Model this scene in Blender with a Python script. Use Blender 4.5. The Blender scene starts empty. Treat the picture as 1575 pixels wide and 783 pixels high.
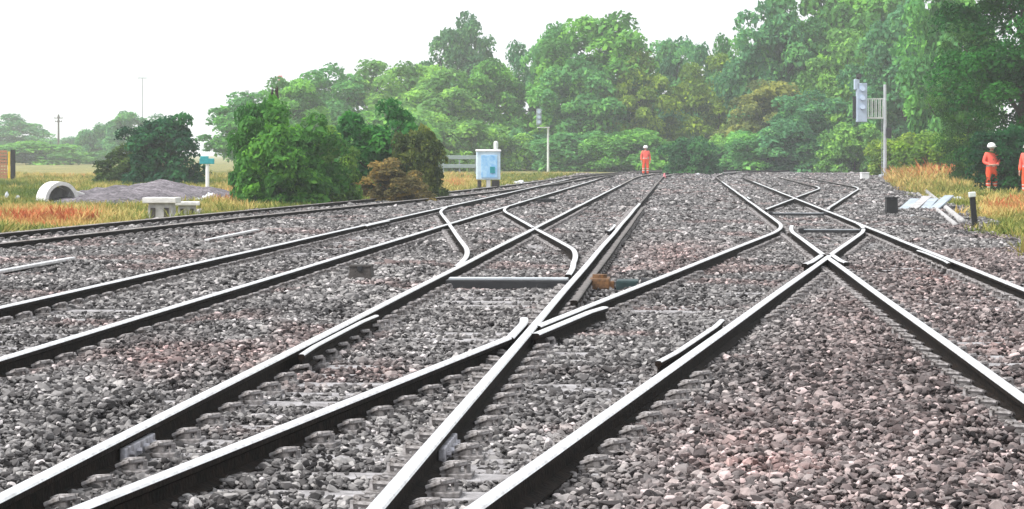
import bpy, bmesh, math, random
import numpy as np
from mathutils import Vector, Matrix, noise as mnoise

random.seed(7)
rng = np.random.default_rng(7)
S = bpy.context.scene
COL = S.collection
R = math.radians
FPX, HZ, CAMH, U = 3600.0, 236.0, 1.34, 0.073   # focal length in photo pixels, horizon row, eye height over rail tops, slope of the line
GZ = -0.20                                       # general ground level (rail tops are z = 0)

# ------------------------------------------------------------------ helpers
def gp(px, py, z=GZ):
    """photo pixel -> point on the ground at height z"""
    Y = FPX * (CAMH - z) / (py - HZ)
    return ((px - 787.5) * Y / FPX, Y, z)

def tag(o, label=None, cat=None, group=None, kind=None):
    if label: o['label'] = label
    if cat: o['category'] = cat
    if group: o['group'] = group
    if kind: o['kind'] = kind
    return o

def empty(name, loc=(0, 0, 0), rz=0.0, label=None, cat=None, group=None):
    o = bpy.data.objects.new(name, None)
    o.empty_display_size = 0.2
    o.location = loc
    o.rotation_euler = (0, 0, rz)
    COL.objects.link(o)
    return tag(o, label, cat, group)

def link(name, me, mats, parent=None, smooth=False):
    o = bpy.data.objects.new(name, me)
    COL.objects.link(o)
    if parent: o.parent = parent
    if mats is not None:
        for m in (mats if isinstance(mats, (list, tuple)) else [mats]):
            me.materials.append(m)
    if smooth:
        me.polygons.foreach_set('use_smooth', [True] * len(me.polygons))
    return o

class MB:
    """collects shapes, builds one mesh object"""
    def __init__(s): s.bm = bmesh.new()
    def box(s, cx, cy, cz, sx, sy, sz, rz=0.0, rx=0.0, ry=0.0, bev=0.0, taper=1.0, mi=0):
        g = bmesh.ops.create_cube(s.bm, size=1.0)
        vs = g['verts']
        for v in vs:
            k = taper if v.co.z > 0 else 1.0
            v.co = Vector((v.co.x * sx * k, v.co.y * sy * k, v.co.z * sz))
        fs = list({f for v in vs for f in v.link_faces})
        for f in fs: f.material_index = mi
        if bev > 0:
            es = list({e for v in vs for e in v.link_edges})
            r = bmesh.ops.bevel(s.bm, geom=es, offset=bev, segments=2, affect='EDGES', profile=0.6)
            vs = list({v for f in r['faces'] for v in f.verts} | {v for v in vs if v.is_valid})
        M = Matrix.Translation((cx, cy, cz)) @ Matrix.Rotation(rz, 4, 'Z') @ Matrix.Rotation(ry, 4, 'Y') @ Matrix.Rotation(rx, 4, 'X')
        bmesh.ops.transform(s.bm, matrix=M, verts=vs)
        return s
    def cyl(s, p0, p1, r0, r1=None, n=12, mi=0):
        r1 = r0 if r1 is None else r1
        a, b = Vector(p0), Vector(p1)
        d = b - a
        g = bmesh.ops.create_cone(s.bm, cap_ends=True, segments=n, radius1=r0, radius2=r1, depth=d.length)
        q = Vector((0, 0, 1)).rotation_difference(d.normalized())
        M = Matrix.Translation((a + b) / 2) @ q.to_matrix().to_4x4()
        bmesh.ops.transform(s.bm, matrix=M, verts=g['verts'])
        for f in {f for v in g['verts'] for f in v.link_faces}: f.material_index = mi
        return s
    def tube(s, pts, r, n=8, mi=0):
        for a, b in zip(pts, pts[1:]): s.cyl(a, b, r, r, n, mi)
        return s
    def ball(s, c, r, sc=(1, 1, 1), seg=16, mi=0):
        g = bmesh.ops.create_uvsphere(s.bm, u_segments=seg, v_segments=max(6, seg // 2), radius=r)
        M = Matrix.Translation(c) @ Matrix.Diagonal((*sc, 1))
        bmesh.ops.transform(s.bm, matrix=M, verts=g['verts'])
        for f in {f for v in g['verts'] for f in v.link_faces}: f.material_index = mi
        return s
    def build(s, name, mats, parent=None, smooth=False):
        me = bpy.data.meshes.new(name)
        s.bm.to_mesh(me); s.bm.free()
        return link(name, me, mats, parent, smooth)

def pydata(name, V, F):
    me = bpy.data.meshes.new(name)
    V = np.asarray(V, dtype=np.float32).reshape(-1, 3); F = np.asarray(F, dtype=np.int32)
    n = F.shape[1]
    me.vertices.add(len(V)); me.vertices.foreach_set('co', V.ravel())
    me.loops.add(F.size); me.loops.foreach_set('vertex_index', F.ravel())
    me.polygons.add(len(F)); me.polygons.foreach_set('loop_start', np.arange(0, F.size, n, dtype=np.int32))
    me.update(calc_edges=True); me.validate()
    return me

# ------------------------------------------------------------------ materials
def mat(name, col, rough=0.7, metal=0.0, var=0.0, scale=8.0, col2=None, bump=0.0, bscale=40.0, detail=6.0, spec=0.4):
    m = bpy.data.materials.new(name); m.use_nodes = True
    nt = m.node_tree; b = nt.nodes['Principled BSDF']
    b.inputs['Roughness'].default_value = rough
    b.inputs['Metallic'].default_value = metal
    b.inputs['Specular IOR Level'].default_value = spec
    b.inputs['Base Color'].default_value = (*col, 1)
    if var > 0 or col2 is not None:
        tc = nt.nodes.new('ShaderNodeTexCoord')
        n = nt.nodes.new('ShaderNodeTexNoise'); n.inputs['Scale'].default_value = scale; n.inputs['Detail'].default_value = detail
        n.inputs['Roughness'].default_value = 0.65
        nt.links.new(tc.outputs['Object'], n.inputs['Vector'])
        r = nt.nodes.new('ShaderNodeValToRGB')
        c2 = col2 if col2 is not None else tuple(c * (1 - var) for c in col)
        r.color_ramp.elements[0].position = 0.35; r.color_ramp.elements[0].color = (*c2, 1)
        r.color_ramp.elements[1].position = 0.65; r.color_ramp.elements[1].color = (*col, 1)
        nt.links.new(n.outputs['Fac'], r.inputs['Fac'])
        nt.links.new(r.outputs['Color'], b.inputs['Base Color'])
    if bump > 0:
        tc = nt.nodes.new('ShaderNodeTexCoord')
        n = nt.nodes.new('ShaderNodeTexNoise'); n.inputs['Scale'].default_value = bscale; n.inputs['Detail'].default_value = 8
        bp = nt.nodes.new('ShaderNodeBump'); bp.inputs['Strength'].default_value = bump; bp.inputs['Distance'].default_value = 0.03
        nt.links.new(tc.outputs['Object'], n.inputs['Vector'])
        nt.links.new(n.outputs['Fac'], bp.inputs['Height'])
        nt.links.new(bp.outputs['Normal'], b.inputs['Normal'])
    return m

M = {}
M['rail_top'] = mat('polished_rail_head', (0.90, 0.90, 0.91), 0.42, 1.0, col2=(0.62, 0.60, 0.60), scale=11, bump=0.08, bscale=60)
M['rail_top_dull'] = mat('worn_and_far_faded_rail_head', (0.42, 0.39, 0.37), 0.45, 0.8, col2=(0.22, 0.17, 0.14), scale=3)  # old left line; also one rail's far length, its shine faded by colour
M['rail_guard_and_fade'] = mat('guard_and_far_faded_rail_head', (0.16, 0.14, 0.13), 0.6, 0.4, col2=(0.06, 0.05, 0.045), scale=5)  # also tops far rail lengths, darkened so their shine fades with distance
M['rail_side'] = mat('rusted_rail_side_with_shade', (0.018, 0.012, 0.009), 0.85, 0.0, col2=(0.004, 0.0035, 0.003), scale=14, bump=0.3, spec=0.08)  # rust darkened past its own tone, shade of the flanks put into the colour
M['clip'] = mat('weathered_clip_steel', (0.36, 0.34, 0.34), 0.65, 0.2, col2=(0.06, 0.05, 0.045), scale=25)
M['fishplate'] = mat('pale_fishplate_steel', (0.50, 0.50, 0.55), 0.5, 0.3, col2=(0.16, 0.15, 0.16), scale=18)
M['sleeper'] = mat('weathered_sleeper', (0.34, 0.33, 0.34), 0.9, 0, col2=(0.13, 0.12, 0.12), scale=7, bump=0.5)
M['dark_metal'] = mat('dark_painted_metal', (0.022, 0.022, 0.025), 0.55, 0, var=0.4, scale=10)
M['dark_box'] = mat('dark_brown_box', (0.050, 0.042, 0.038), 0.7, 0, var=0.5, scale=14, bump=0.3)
M['black'] = mat('black_paint', (0.010, 0.010, 0.011), 0.6, 0, var=0.3)
M['white'] = mat('white_paint', (0.80, 0.80, 0.80), 0.5, 0, var=0.12, scale=5)
M['white_sheet'] = mat('white_sheeting', (0.55, 0.57, 0.60), 0.45, 0, var=0.2, scale=4, bump=0.4, bscale=9)
M['pale_blue'] = mat('pale_blue_panel', (0.18, 0.42, 0.72), 0.5, 0, col2=(0.40, 0.62, 0.80), scale=5)
M['cab'] = mat('pale_cabinet_paint', (0.58, 0.70, 0.78), 0.6, 0, col2=(0.40, 0.52, 0.62), scale=3)
M['teal'] = mat('teal_paint', (0.02, 0.30, 0.34), 0.5, 0, var=0.3, scale=8)
M['teal_dark'] = mat('dull_teal_paint', (0.014, 0.038, 0.040), 0.6, 0, var=0.4, scale=8)
M['galv'] = mat('galvanised_steel', (0.52, 0.55, 0.58), 0.45, 0.35, var=0.25, scale=5)
M['signal_back'] = mat('pale_grey_signal_paint', (0.42, 0.50, 0.62), 0.5, 0.1, var=0.15, scale=4)
M['pale_post'] = mat('pale_post_paint', (0.60, 0.64, 0.60), 0.55, 0, var=0.2, scale=4)
M['concrete'] = mat('concrete', (0.42, 0.41, 0.41), 0.9, 0, var=0.4, scale=6, bump=0.4)
M['concrete_pale'] = mat('pale_concrete', (0.66, 0.65, 0.64), 0.85, 0, var=0.25, scale=6, bump=0.3)
M['rust_orange'] = mat('rusty_orange_casting', (0.20, 0.095, 0.035), 0.75, 0, col2=(0.05, 0.028, 0.014), scale=16)
M['orange'] = mat('hi_vis_orange', (0.95, 0.11, 0.035), 0.7, 0, col2=(0.72, 0.065, 0.022), scale=6)
M['orange_pink'] = mat('hi_vis_pink_orange', (0.88, 0.13, 0.09), 0.7, 0, var=0.2, scale=6)  # pinker orange for the overalls above the waist
M['band'] = mat('reflective_band', (0.72, 0.62, 0.58), 0.4, 0.1, var=0.15)
M['skin'] = mat('skin', (0.46, 0.27, 0.20), 0.6, 0, var=0.1)
M['boot'] = mat('boot_leather', (0.03, 0.028, 0.025), 0.6, 0, var=0.3)
M['yellow'] = mat('yellow_paint', (0.75, 0.50, 0.04), 0.5, 0, var=0.2)
M['barrier_orange'] = mat('orange_barrier_mesh', (0.38, 0.16, 0.09), 0.8, 0, col2=(0.28, 0.17, 0.10), scale=5)
M['wood'] = mat('weathered_pole_timber', (0.10, 0.085, 0.075), 0.85, 0, var=0.4, scale=8)
M['dull_sheet'] = mat('dull_grey_sheeting', (0.34, 0.40, 0.45), 0.6, 0, col2=(0.22, 0.25, 0.28), scale=3)
M['pink'] = mat('faded_pink_plastic', (0.62, 0.20, 0.22), 0.6, 0, var=0.2)
M['bark'] = mat('bark', (0.085, 0.070, 0.055), 0.9, 0, var=0.5, scale=10, bump=0.6)
M['grey_rail'] = mat('grey_barrier_steel', (0.27, 0.33, 0.33), 0.6, 0.1, var=0.2)

def attr_node(nt, name, kind):
    a = nt.nodes.new('ShaderNodeAttribute'); a.attribute_name = name; a.attribute_type = kind
    return a

def stone_material():
    m = bpy.data.materials.new('ballast_stone'); m.use_nodes = True
    nt = m.node_tree; b = nt.nodes['Principled BSDF']
    b.inputs['Roughness'].default_value = 0.85; b.inputs['Specular IOR Level'].default_value = 0.3
    t = attr_node(nt, 'tone', 'INSTANCER'); rd = attr_node(nt, 'red', 'INSTANCER')
    cr = nt.nodes.new('ShaderNodeValToRGB')
    el = cr.color_ramp.elements
    el[0].position = 0.0; el[0].color = (0.010, 0.009, 0.010, 1)
    el[1].position = 1.0; el[1].color = (0.43, 0.40, 0.40, 1)
    for p, c in ((0.25, (0.034, 0.031, 0.031)), (0.5, (0.110, 0.104, 0.104)), (0.75, (0.215, 0.205, 0.202)), (0.9, (0.32, 0.306, 0.298))):
        e = el.new(p); e.color = (*c, 1)
    nt.links.new(t.outputs['Fac'], cr.inputs['Fac'])
    mx = nt.nodes.new('ShaderNodeMix'); mx.data_type = 'RGBA'; mx.blend_type = 'MULTIPLY'
    mx.inputs['B'].default_value = (1.22, 0.86, 0.82, 1)
    nt.links.new(rd.outputs['Fac'], mx.inputs['Factor']); nt.links.new(cr.outputs['Color'], mx.inputs['A'])
    tc = nt.nodes.new('ShaderNodeTexCoord'); n = nt.nodes.new('ShaderNodeTexNoise'); n.inputs['Scale'].default_value = 2.2; n.inputs['Detail'].default_value = 5
    nt.links.new(tc.outputs['Object'], n.inputs['Vector'])
    m2 = nt.nodes.new('ShaderNodeMix'); m2.data_type = 'RGBA'; m2.blend_type = 'OVERLAY'; m2.inputs['Factor'].default_value = 0.5
    nt.links.new(mx.outputs['Result'], m2.inputs['A']); nt.links.new(n.outputs['Fac'], m2.inputs['B'])
    nt.links.new(m2.outputs['Result'], b.inputs['Base Color'])
    return m
M['stone'] = stone_material()

def grass_material():
    m = bpy.data.materials.new('verge_grass'); m.use_nodes = True
    nt = m.node_tree; b = nt.nodes['Principled BSDF']; out = nt.nodes['Material Output']
    b.inputs['Roughness'].default_value = 0.8; b.inputs['Specular IOR Level'].default_value = 0.2
    t = attr_node(nt, 'tone', 'INSTANCER')
    cr = nt.nodes.new('ShaderNodeValToRGB'); el = cr.color_ramp.elements
    el[0].position = 0.0; el[0].color = (0.075, 0.130, 0.025, 1)
    el[1].position = 1.0; el[1].color = (0.46, 0.13, 0.055, 1)
    for p, c in ((0.3, (0.19, 0.22, 0.045)), (0.5, (0.40, 0.34, 0.11)), (0.7, (0.50, 0.34, 0.12)), (0.85, (0.48, 0.22, 0.08))):
        e = el.new(p); e.color = (*c, 1)
    nt.links.new(t.outputs['Fac'], cr.inputs['Fac']); nt.links.new(cr.outputs['Color'], b.inputs['Base Color'])
    tr = nt.nodes.new('ShaderNodeBsdfTranslucent'); nt.links.new(cr.outputs['Color'], tr.inputs['Color'])
    mx = nt.nodes.new('ShaderNodeMixShader'); mx.inputs[0].default_value = 0.3
    nt.links.new(b.outputs[0], mx.inputs[1]); nt.links.new(tr.outputs[0], mx.inputs[2]); nt.links.new(mx.outputs[0], out.inputs['Surface'])
    return m
M['grass'] = grass_material()

def leaf_material():
    """leaf colour = the plant's own colour (object colour) varied leaf by leaf"""
    m = bpy.data.materials.new('foliage'); m.use_nodes = True
    nt = m.node_tree; b = nt.nodes['Principled BSDF']; out = nt.nodes['Material Output']
    b.inputs['Roughness'].default_value = 0.65; b.inputs['Specular IOR Level'].default_value = 0.10
    oi = nt.nodes.new('ShaderNodeObjectInfo'); t = attr_node(nt, 'tone', 'GEOMETRY')
    cr = nt.nodes.new('ShaderNodeValToRGB'); el = cr.color_ramp.elements
    el[0].position = 0.0; el[0].color = (0.52, 0.58, 0.52, 1)
    el[1].position = 1.0; el[1].color = (2.1, 1.75, 1.1, 1)
    e = el.new(0.5); e.color = (1, 1, 1, 1)
    nt.links.new(t.outputs['Fac'], cr.inputs['Fac'])
    mx = nt.nodes.new('ShaderNodeMix'); mx.data_type = 'RGBA'; mx.blend_type = 'MULTIPLY'; mx.inputs['Factor'].default_value = 1
    nt.links.new(oi.outputs['Color'], mx.inputs['A']); nt.links.new(cr.outputs['Color'], mx.inputs['B'])
    nt.links.new(mx.outputs['Result'], b.inputs['Base Color'])
    tr = nt.nodes.new('ShaderNodeBsdfTranslucent'); nt.links.new(mx.outputs['Result'], tr.inputs['Color'])
    ms = nt.nodes.new('ShaderNodeMixShader'); ms.inputs[0].default_value = 0.42
    nt.links.new(b.outputs[0], ms.inputs[1]); nt.links.new(tr.outputs[0], ms.inputs[2]); nt.links.new(ms.outputs[0], out.inputs['Surface'])
    return m
M['leaf'] = leaf_material()

def ground_material(name, stops, scale, bump, fine):
    m = bpy.data.materials.new(name); m.use_nodes = True
    nt = m.node_tree; b = nt.nodes['Principled BSDF']; b.inputs['Roughness'].default_value = 0.95; b.inputs['Specular IOR Level'].default_value = 0.15
    tc = nt.nodes.new('ShaderNodeTexCoord')
    n = nt.nodes.new('ShaderNodeTexNoise'); n.inputs['Scale'].default_value = scale; n.inputs['Detail'].default_value = 10; n.inputs['Roughness'].default_value = 0.7
    nt.links.new(tc.outputs['Object'], n.inputs['Vector'])
    cr = nt.nodes.new('ShaderNodeValToRGB'); el = cr.color_ramp.elements
    el[0].position, el[0].color = stops[0][0], (*stops[0][1], 1)
    el[1].position, el[1].color = stops[-1][0], (*stops[-1][1], 1)
    for p, c in stops[1:-1]:
        e = el.new(p); e.color = (*c, 1)
    nt.links.new(n.outputs['Fac'], cr.inputs['Fac'])
    v = nt.nodes.new('ShaderNodeTexVoronoi'); v.inputs['Scale'].default_value = fine
    nt.links.new(tc.outputs['Object'], v.inputs['Vector'])
    sp = nt.nodes.new('ShaderNodeSeparateColor'); nt.links.new(v.outputs['Color'], sp.inputs['Color'])
    mr = nt.nodes.new('ShaderNodeMapRange'); mr.inputs['To Min'].default_value = 0.45; mr.inputs['To Max'].default_value = 1.6
    nt.links.new(sp.outputs[0], mr.inputs['Value'])
    mx = nt.nodes.new('ShaderNodeMix'); mx.data_type = 'RGBA'; mx.blend_type = 'MULTIPLY'; mx.inputs['Factor'].default_value = 1
    nt.links.new(cr.outputs['Color'], mx.inputs['A']); nt.links.new(mr.outputs['Result'], mx.inputs['B'])
    nt.links.new(mx.outputs['Result'], b.inputs['Base Color'])
    bp = nt.nodes.new('ShaderNodeBump'); bp.inputs['Strength'].default_value = bump; bp.inputs['Distance'].default_value = 0.05
    nt.links.new(v.outputs['Distance'], bp.inputs['Height']); nt.links.new(bp.outputs['Normal'], b.inputs['Normal'])
    return m
M['ballast_bed'] = ground_material('ballast_bed', [(0.3, (0.03, 0.028, 0.03)), (0.5, (0.055, 0.052, 0.054)), (0.62, (0.065, 0.06, 0.06)), (0.75, (0.075, 0.058, 0.056))], 0.35, 0.8, 14)  # colour kept dark so the gaps between stones read as deep shade
M['field'] = ground_material('rough_grass_ground', [(0.3, (0.07, 0.10, 0.028)), (0.45, (0.13, 0.14, 0.045)), (0.6, (0.24, 0.20, 0.08)), (0.75, (0.30, 0.19, 0.09))], 0.12, 0.6, 5)
M['mound'] = ground_material('spoil_gravel', [(0.3, (0.06, 0.054, 0.06)), (0.5, (0.13, 0.118, 0.13)), (0.7, (0.23, 0.205, 0.225))], 1.2, 0.9, 12)

# ------------------------------------------------------------------ line geometry  (Y along view, t = sideways offset from the line through the eye)
T1, T2, T3, T4 = -5.23, -1.92, 2.63, 6.20
HG = 0.752
def far(Y):                                        # everything swings gently right beyond 130 m
    return np.where(np.asarray(Y, float) > 130, (np.asarray(Y, float) - 130) ** 2 / 700.0, 0.0)
def corner(Y, Y0, v0, s1, s2, half):
    """value through (Y0,v0), slope s1 before and s2 after, rounded over +-half"""
    Y = np.asarray(Y, float); d = Y - Y0
    k = np.clip((d + half) / (2 * half), 0, 1)
    return v0 + s1 * np.minimum(d, -half) + np.where(d > -half, s1 * (np.clip(d, -half, half) + half) + (s2 - s1) * half * k * k, 0) + np.where(d > half, s2 * (d - half), 0)
def XA(Y):                                         # second line -> third line
    Y = np.asarray(Y, float)
    a = corner(Y, 5.9, -1.92, 0, 0.124, 3.0); b = corner(Y, 42.6, T3, 0.124, 0, 3.2)
    return np.where(Y < 24, a, b)
def XB(Y):                                         # second line -> first line
    Y = np.asarray(Y, float)
    a = corner(Y, 30.0, T2, 0, -0.122, 4.2); b = corner(Y, 57.2, T1, -0.122, 0, 4.2)
    return np.where(Y < 44, a, b)
def XC(Y):                                         # third line -> line off to the right
    Y = np.asarray(Y, float)
    a = corner(Y, 55.5, T3, 0, 0.099, 3.0); b = corner(Y, 91.5, T4, 0.099, 0, 5.0)
    return np.where(Y < 72, a, b)
q0y = [20, 30, 38, 50, 62, 73, 85, 100, 125, 240]; q0t = [-11.6, -11.25, -10.85, -10.05, -9.05, -8.15, -7.35, -6.6, -6.0, -5.6]
def T0(Y):
    Y = np.asarray(Y, float)
    return (np.interp(Y - 4, q0y, q0t) + np.interp(Y, q0y, q0t) + np.interp(Y + 4, q0y, q0t)) / 3

def const(v): return lambda Y: np.zeros_like(np.asarray(Y, float)) + v
def wx(t, Y): return t + U * Y + float(far(Y))

# profile of a rail, top at 0
HW = 0.035
PROF = [(-0.070, -0.134), (-0.070, -0.124), (-0.012, -0.106), (-0.009, -0.055), (-HW, -0.038), (-HW, -0.013), (-HW + 0.006, -0.003), (-0.014, 0.0),
        (0.014, 0.0), (HW - 0.006, -0.003), (HW, -0.013), (HW, -0.038), (0.009, -0.055), (0.012, -0.106), (0.070, -0.124), (0.070, -0.134)]
TOPSEG = {5, 6, 7, 8, 9}
RAILS = []      # (tfun, y0, y1) for keeping stones off the rails
def rail_mesh(name, tf, y0, y1, z=0.0, step=0.6, wob=0.004, sx=1.0, sz=1.0):
    n = max(3, int((y1 - y0) / step) + 1)
    Y = np.linspace(y0, y1, n); t = np.asarray(tf(Y), float) + np.zeros(n)
    t = t + wob * np.sin(Y * 0.55 + y0) * np.clip((Y - 5) / 20, 0, 1)
    X = t + U * Y + far(Y)
    dX = np.gradient(X, Y); ln = np.sqrt(1 + dX * dX)
    nx, ny = 1 / ln, -dX / ln
    V = []; F = []; k = len(PROF)
    for i in range(n):
        for (px, pz) in PROF: V.append((X[i] + px * sx * nx[i], Y[i] + px * sx * ny[i], pz * sz + z))
    mi = []
    for i in range(n - 1):
        for j in range(k):
            j2 = (j + 1) % k
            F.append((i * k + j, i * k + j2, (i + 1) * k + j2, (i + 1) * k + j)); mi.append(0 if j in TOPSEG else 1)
    me = bpy.data.meshes.new(name)
    caps = [tuple(range(k))[::-1], tuple((n - 1) * k + j for j in range(k))]
    me.from_pydata(V, [], F + caps); me.update()
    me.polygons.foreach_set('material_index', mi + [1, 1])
    return me
def rail(parent, tf, y0, y1, z=0.0, name='rail', top='rail_top', step=0.6, label=None, keep=True, sx=1.0, sz=1.0):
    me = rail_mesh(name, tf, y0, y1, z, step, sx=sx, sz=sz)
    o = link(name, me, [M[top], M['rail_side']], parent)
    if label: o['label'] = label
    if keep: RAILS.append((tf, y0, y1))
    return o
def checkrail(parent, tf, side, y0, y1):
    def g(Y):
        Y = np.asarray(Y, float); e = np.maximum(np.clip((y0 + 0.7 - Y) / 0.7, 0, 1), np.clip((Y - y1 + 0.7) / 0.7, 0, 1))
        return tf(Y) + side * (0.105 + 0.025 * e)
    return rail(parent, g, y0, y1, 0.002, 'check_rail', step=0.25, sx=0.62, sz=0.8)

# sleepers and their clips -------------------------------------------------
def sleeper_me(wide=2.6):
    mb = MB(); mb.box(0, 0, -0.075, wide, 0.25, 0.15, bev=0.012)
    me = bpy.data.meshes.new('sleeper'); mb.bm.to_mesh(me); mb.bm.free(); me.materials.append(M['sleeper']); return me
def clip_me():
    mb = MB()
    mb.box(0.015, 0, -0.006, 0.15, 0.17, 0.022, bev=.004)
    mb.box(-0.005, 0, 0.022, 0.07, 0.06, 0.045, bev=.008)
    pts = [(-0.055, -0.055, 0.020), (0.01, -0.065, 0.045), (0.06, -0.03, 0.052), (0.03, 0.015, 0.046), (-0.05, 0.03, 0.028), (-0.03, 0.068, 0.035), (0.055, 0.06, 0.040)]
    mb.tube(pts, 0.014, 6)
    mb.cyl((0.062, 0.0, 0), (0.062, 0.0, 0.045), 0.018, n=6)
    me = bpy.data.meshes.new('rail_clip'); mb.bm.to_mesh(me); mb.bm.free(); me.materials.append(M['clip']); return me
SL, CL = sleeper_me(), clip_me()
def merged(name, src, places, parent, m):
    """many copies of a mesh as one object (the far rest of a long row)"""
    v = np.empty(len(src.vertices) * 3); src.vertices.foreach_get('co', v); v = v.reshape(-1, 3)
    F0 = [tuple(p.vertices) for p in src.polygons]
    V = []; F = []
    for (x, y, z, a, s) in places:
        c, sn = math.cos(a), math.sin(a); o = len(V)
        for p in v: V.append((x + (p[0] * c - p[1] * sn) * s, y + (p[0] * sn + p[1] * c), z + p[2]))
        F += [tuple(i + o for i in f) for f in F0]
    me = bpy.data.meshes.new(name); me.from_pydata(V, [], F); me.update()
    o = link(name, me, m, parent); o['kind'] = 'stuff'; return o
def sleepers(parent, cf, y0, y1, sp=0.60, cap=100, clips=25, gauge=HG, skip=()):
    n = 0; rest = []; crest = []; y = y0
    while y < y1:
        if not any(a < y < b for a, b in skip):
            t = float(cf(y)); x = wx(t, y)
            a = -math.atan(U + (float(cf(y + .5)) - float(cf(y - .5)))) + random.uniform(-.006, .006)
            zz = -0.138 + random.uniform(-.008, .002)
            if n < cap:
                o = bpy.data.objects.new('sleeper', SL); COL.objects.link(o); o.parent = parent
                o.location = (x, y, zz); o.rotation_euler = (0, 0, a)
                for s in (-1, 1):
                    for e in (-1, 1):
                        dx = s * gauge + e * 0.115
                        if n < clips:
                            c = bpy.data.objects.new('rail_clip', CL); COL.objects.link(c); c.parent = o
                            c.location = (dx, 0, 0.018); c.rotation_euler = (0, 0, 0 if e > 0 else math.pi)
                        elif y < 62:
                            crest.append((x + dx * math.cos(a), y + dx * math.sin(a), zz + 0.018, a + (0 if e > 0 else math.pi), 1))
            else:
                rest.append((x, y, zz, a, 1))
            n += 1
        y += sp
    if rest: merged('sleeper', SL, rest, parent, M['sleeper'])
    if crest: merged('rail_clip', CL, crest, parent, M['clip'])

def new_track(name, label, cat='railway track', group='railway tracks'):
    return empty(name, (0, 0, 0), 0, label, cat, group)

YE = 215.0
# --- first line (far left of the three straight ones)
k1 = new_track('railway_track', 'bright straight track left of centre, joined by a curved crossover near the dark bush')
Ef, Ff = const(T1 - HG), const(T1 + HG)
rail(k1, Ef, 14, 122); rail(k1, Ff, 12, 122); rail(k1, Ef, 122, YE, top='rail_guard_and_fade'); rail(k1, Ff, 122, YE, top='rail_guard_and_fade')
sleepers(k1, const(T1), 14.2, YE, clips=0)
checkrail(k1, Ef, 1, 43.2, 46.6)
# --- second line
k2 = new_track('railway_track', 'track running from the lower left corner up to the drive bar and rusty point machine')
Af, Cf = const(T2 - HG), const(T2 + HG)
ra = rail(k2, Af, 5, 100); rc = rail(k2, Cf, 5, 63)
rail(k2, Af, 100, YE, top='rail_top_dull'); rail(k2, Cf, 63, YE, top='rail_guard_and_fade')
rail(k2, lambda Y: T2 + HG + 0.16 + 0 * np.asarray(Y, float), 21.6, 59, -0.016, 'guard_rail', 'rail_guard_and_fade', label='dull guard rail close beside the running rail')
sleepers(k2, const(T2), 6.0, YE)
checkrail(k2, Af, 1, 15.6, 19.4)
checkrail(k2, Cf, -1, 40.4, 44.2)
for rr, tf in ((ra, Af), (rc, Cf)):                # the joint with its pale fishplates
    mb = MB()
    yc = 11.35; x = wx(float(tf(yc)), yc)
    mb.box(x + 0.030, yc, -0.090, 0.030, 0.62, 0.075, rz=-U, bev=0.006)
    for d in (-.22, -.08, .08, .22): mb.cyl((x + 0.03 - U * 0 + U * d, yc + d, -0.09), (x + 0.068 + U * d, yc + d, -0.09), 0.016, n=6)
    mb.build('fishplate', M['fishplate'], rr)
# --- third line
k3 = new_track('railway_track', 'right hand track running back from the right edge through the far diamond of crossing rails')
Lf, Rf = const(T3 - HG), const(T3 + HG)
def Lnear(Y):                                       # inner blade standing open at the toe
    Y = np.asarray(Y, float); return T3 - HG + 0.16 * np.clip((Y - 39.5) / 4.2, 0, 1) ** 1.6
rail(k3, Lf, 5, 30.25)
rail(k3, Lnear, 31.15, 43.7, name='switch_blade', step=0.4)
rail(k3, Rf, 5, 112); rail(k3, Rf, 112, YE, top='rail_guard_and_fade')
sleepers(k3, const(T3), 8.0, YE)
checkrail(k3, Rf, -1, 28.6, 32.4)
checkrail(k3, Lf, 1, 69.0, 72.5)
# --- crossover second -> third
ka = new_track('crossover_track', 'long crossover track sweeping from the bottom edge up to the right hand diamond')
Bf = lambda Y: XA(Y) - HG
Df = lambda Y: XA(Y) + HG
def wing(base, off, ya, yb, fl, end):
    def g(Y):
        Y = np.asarray(Y, float); e = np.clip((Y - yb + fl) / fl, 0, 1) if end > 0 else np.clip((ya + fl - Y) / fl, 0, 1)
        return base(Y) + off * (1 + 0.3 * e)
    return g
rail(ka, Bf, 8.6, 17.15, -0.003)
rail(ka, wing(Cf, -0.105, 17.1, 19.2, 0.5, 1), 17.12, 19.2, -0.004, 'wing_rail', step=0.2)
rail(ka, Bf, 18.25, 112, -0.003); rail(ka, Bf, 112, YE, -0.003, top='rail_guard_and_fade')
rail(ka, wing(Bf, 0.125, 17.35, 20.6, 0.6, 1), 17.5, 20.6, -0.006, 'wing_rail', step=0.2)
rail(ka, Df, 5, 30.9, -0.003)
rail(ka, Df, 31.3, 46.0, -0.003, 'switch_blade')
rail(ka, wing(Df, -0.125, 28.6, 31.2, 0.6, -1), 28.6, 31.15, -0.006, 'wing_rail', step=0.2)
rail(ka, wing(Lf, 0.115, 29.0, 31.3, 0.6, -1), 29.0, 31.3, -0.007, 'wing_rail', step=0.2)
sleepers(ka, XA, 11.1, 40, cap=60, clips=25, skip=((15.5, 20.5), (28, 33)))
checkrail(ka, Df, -1, 15.1, 18.9)
# --- crossover second -> first
kb = new_track('crossover_track', 'short curved crossover track bending left from the drive bar toward the dark bush')
Gf = lambda Y: XB(Y) - HG
Hf = lambda Y: XB(Y) + HG
rail(kb, Gf, 28.0, 44.5, -0.003); rail(kb, Gf, 45.4, 58.5, -0.003)
def Hopen(Y):
    Y = np.asarray(Y, float); return XB(Y) + HG - 0.11 * np.clip((33.0 - Y) / 4.0, 0, 1)
rail(kb, Hopen, 26.0, 41.8, -0.003); rail(kb, Hf, 42.7, 59.5, -0.003)
sleepers(kb, XB, 34.5, 53.5, cap=60, clips=0)
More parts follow.
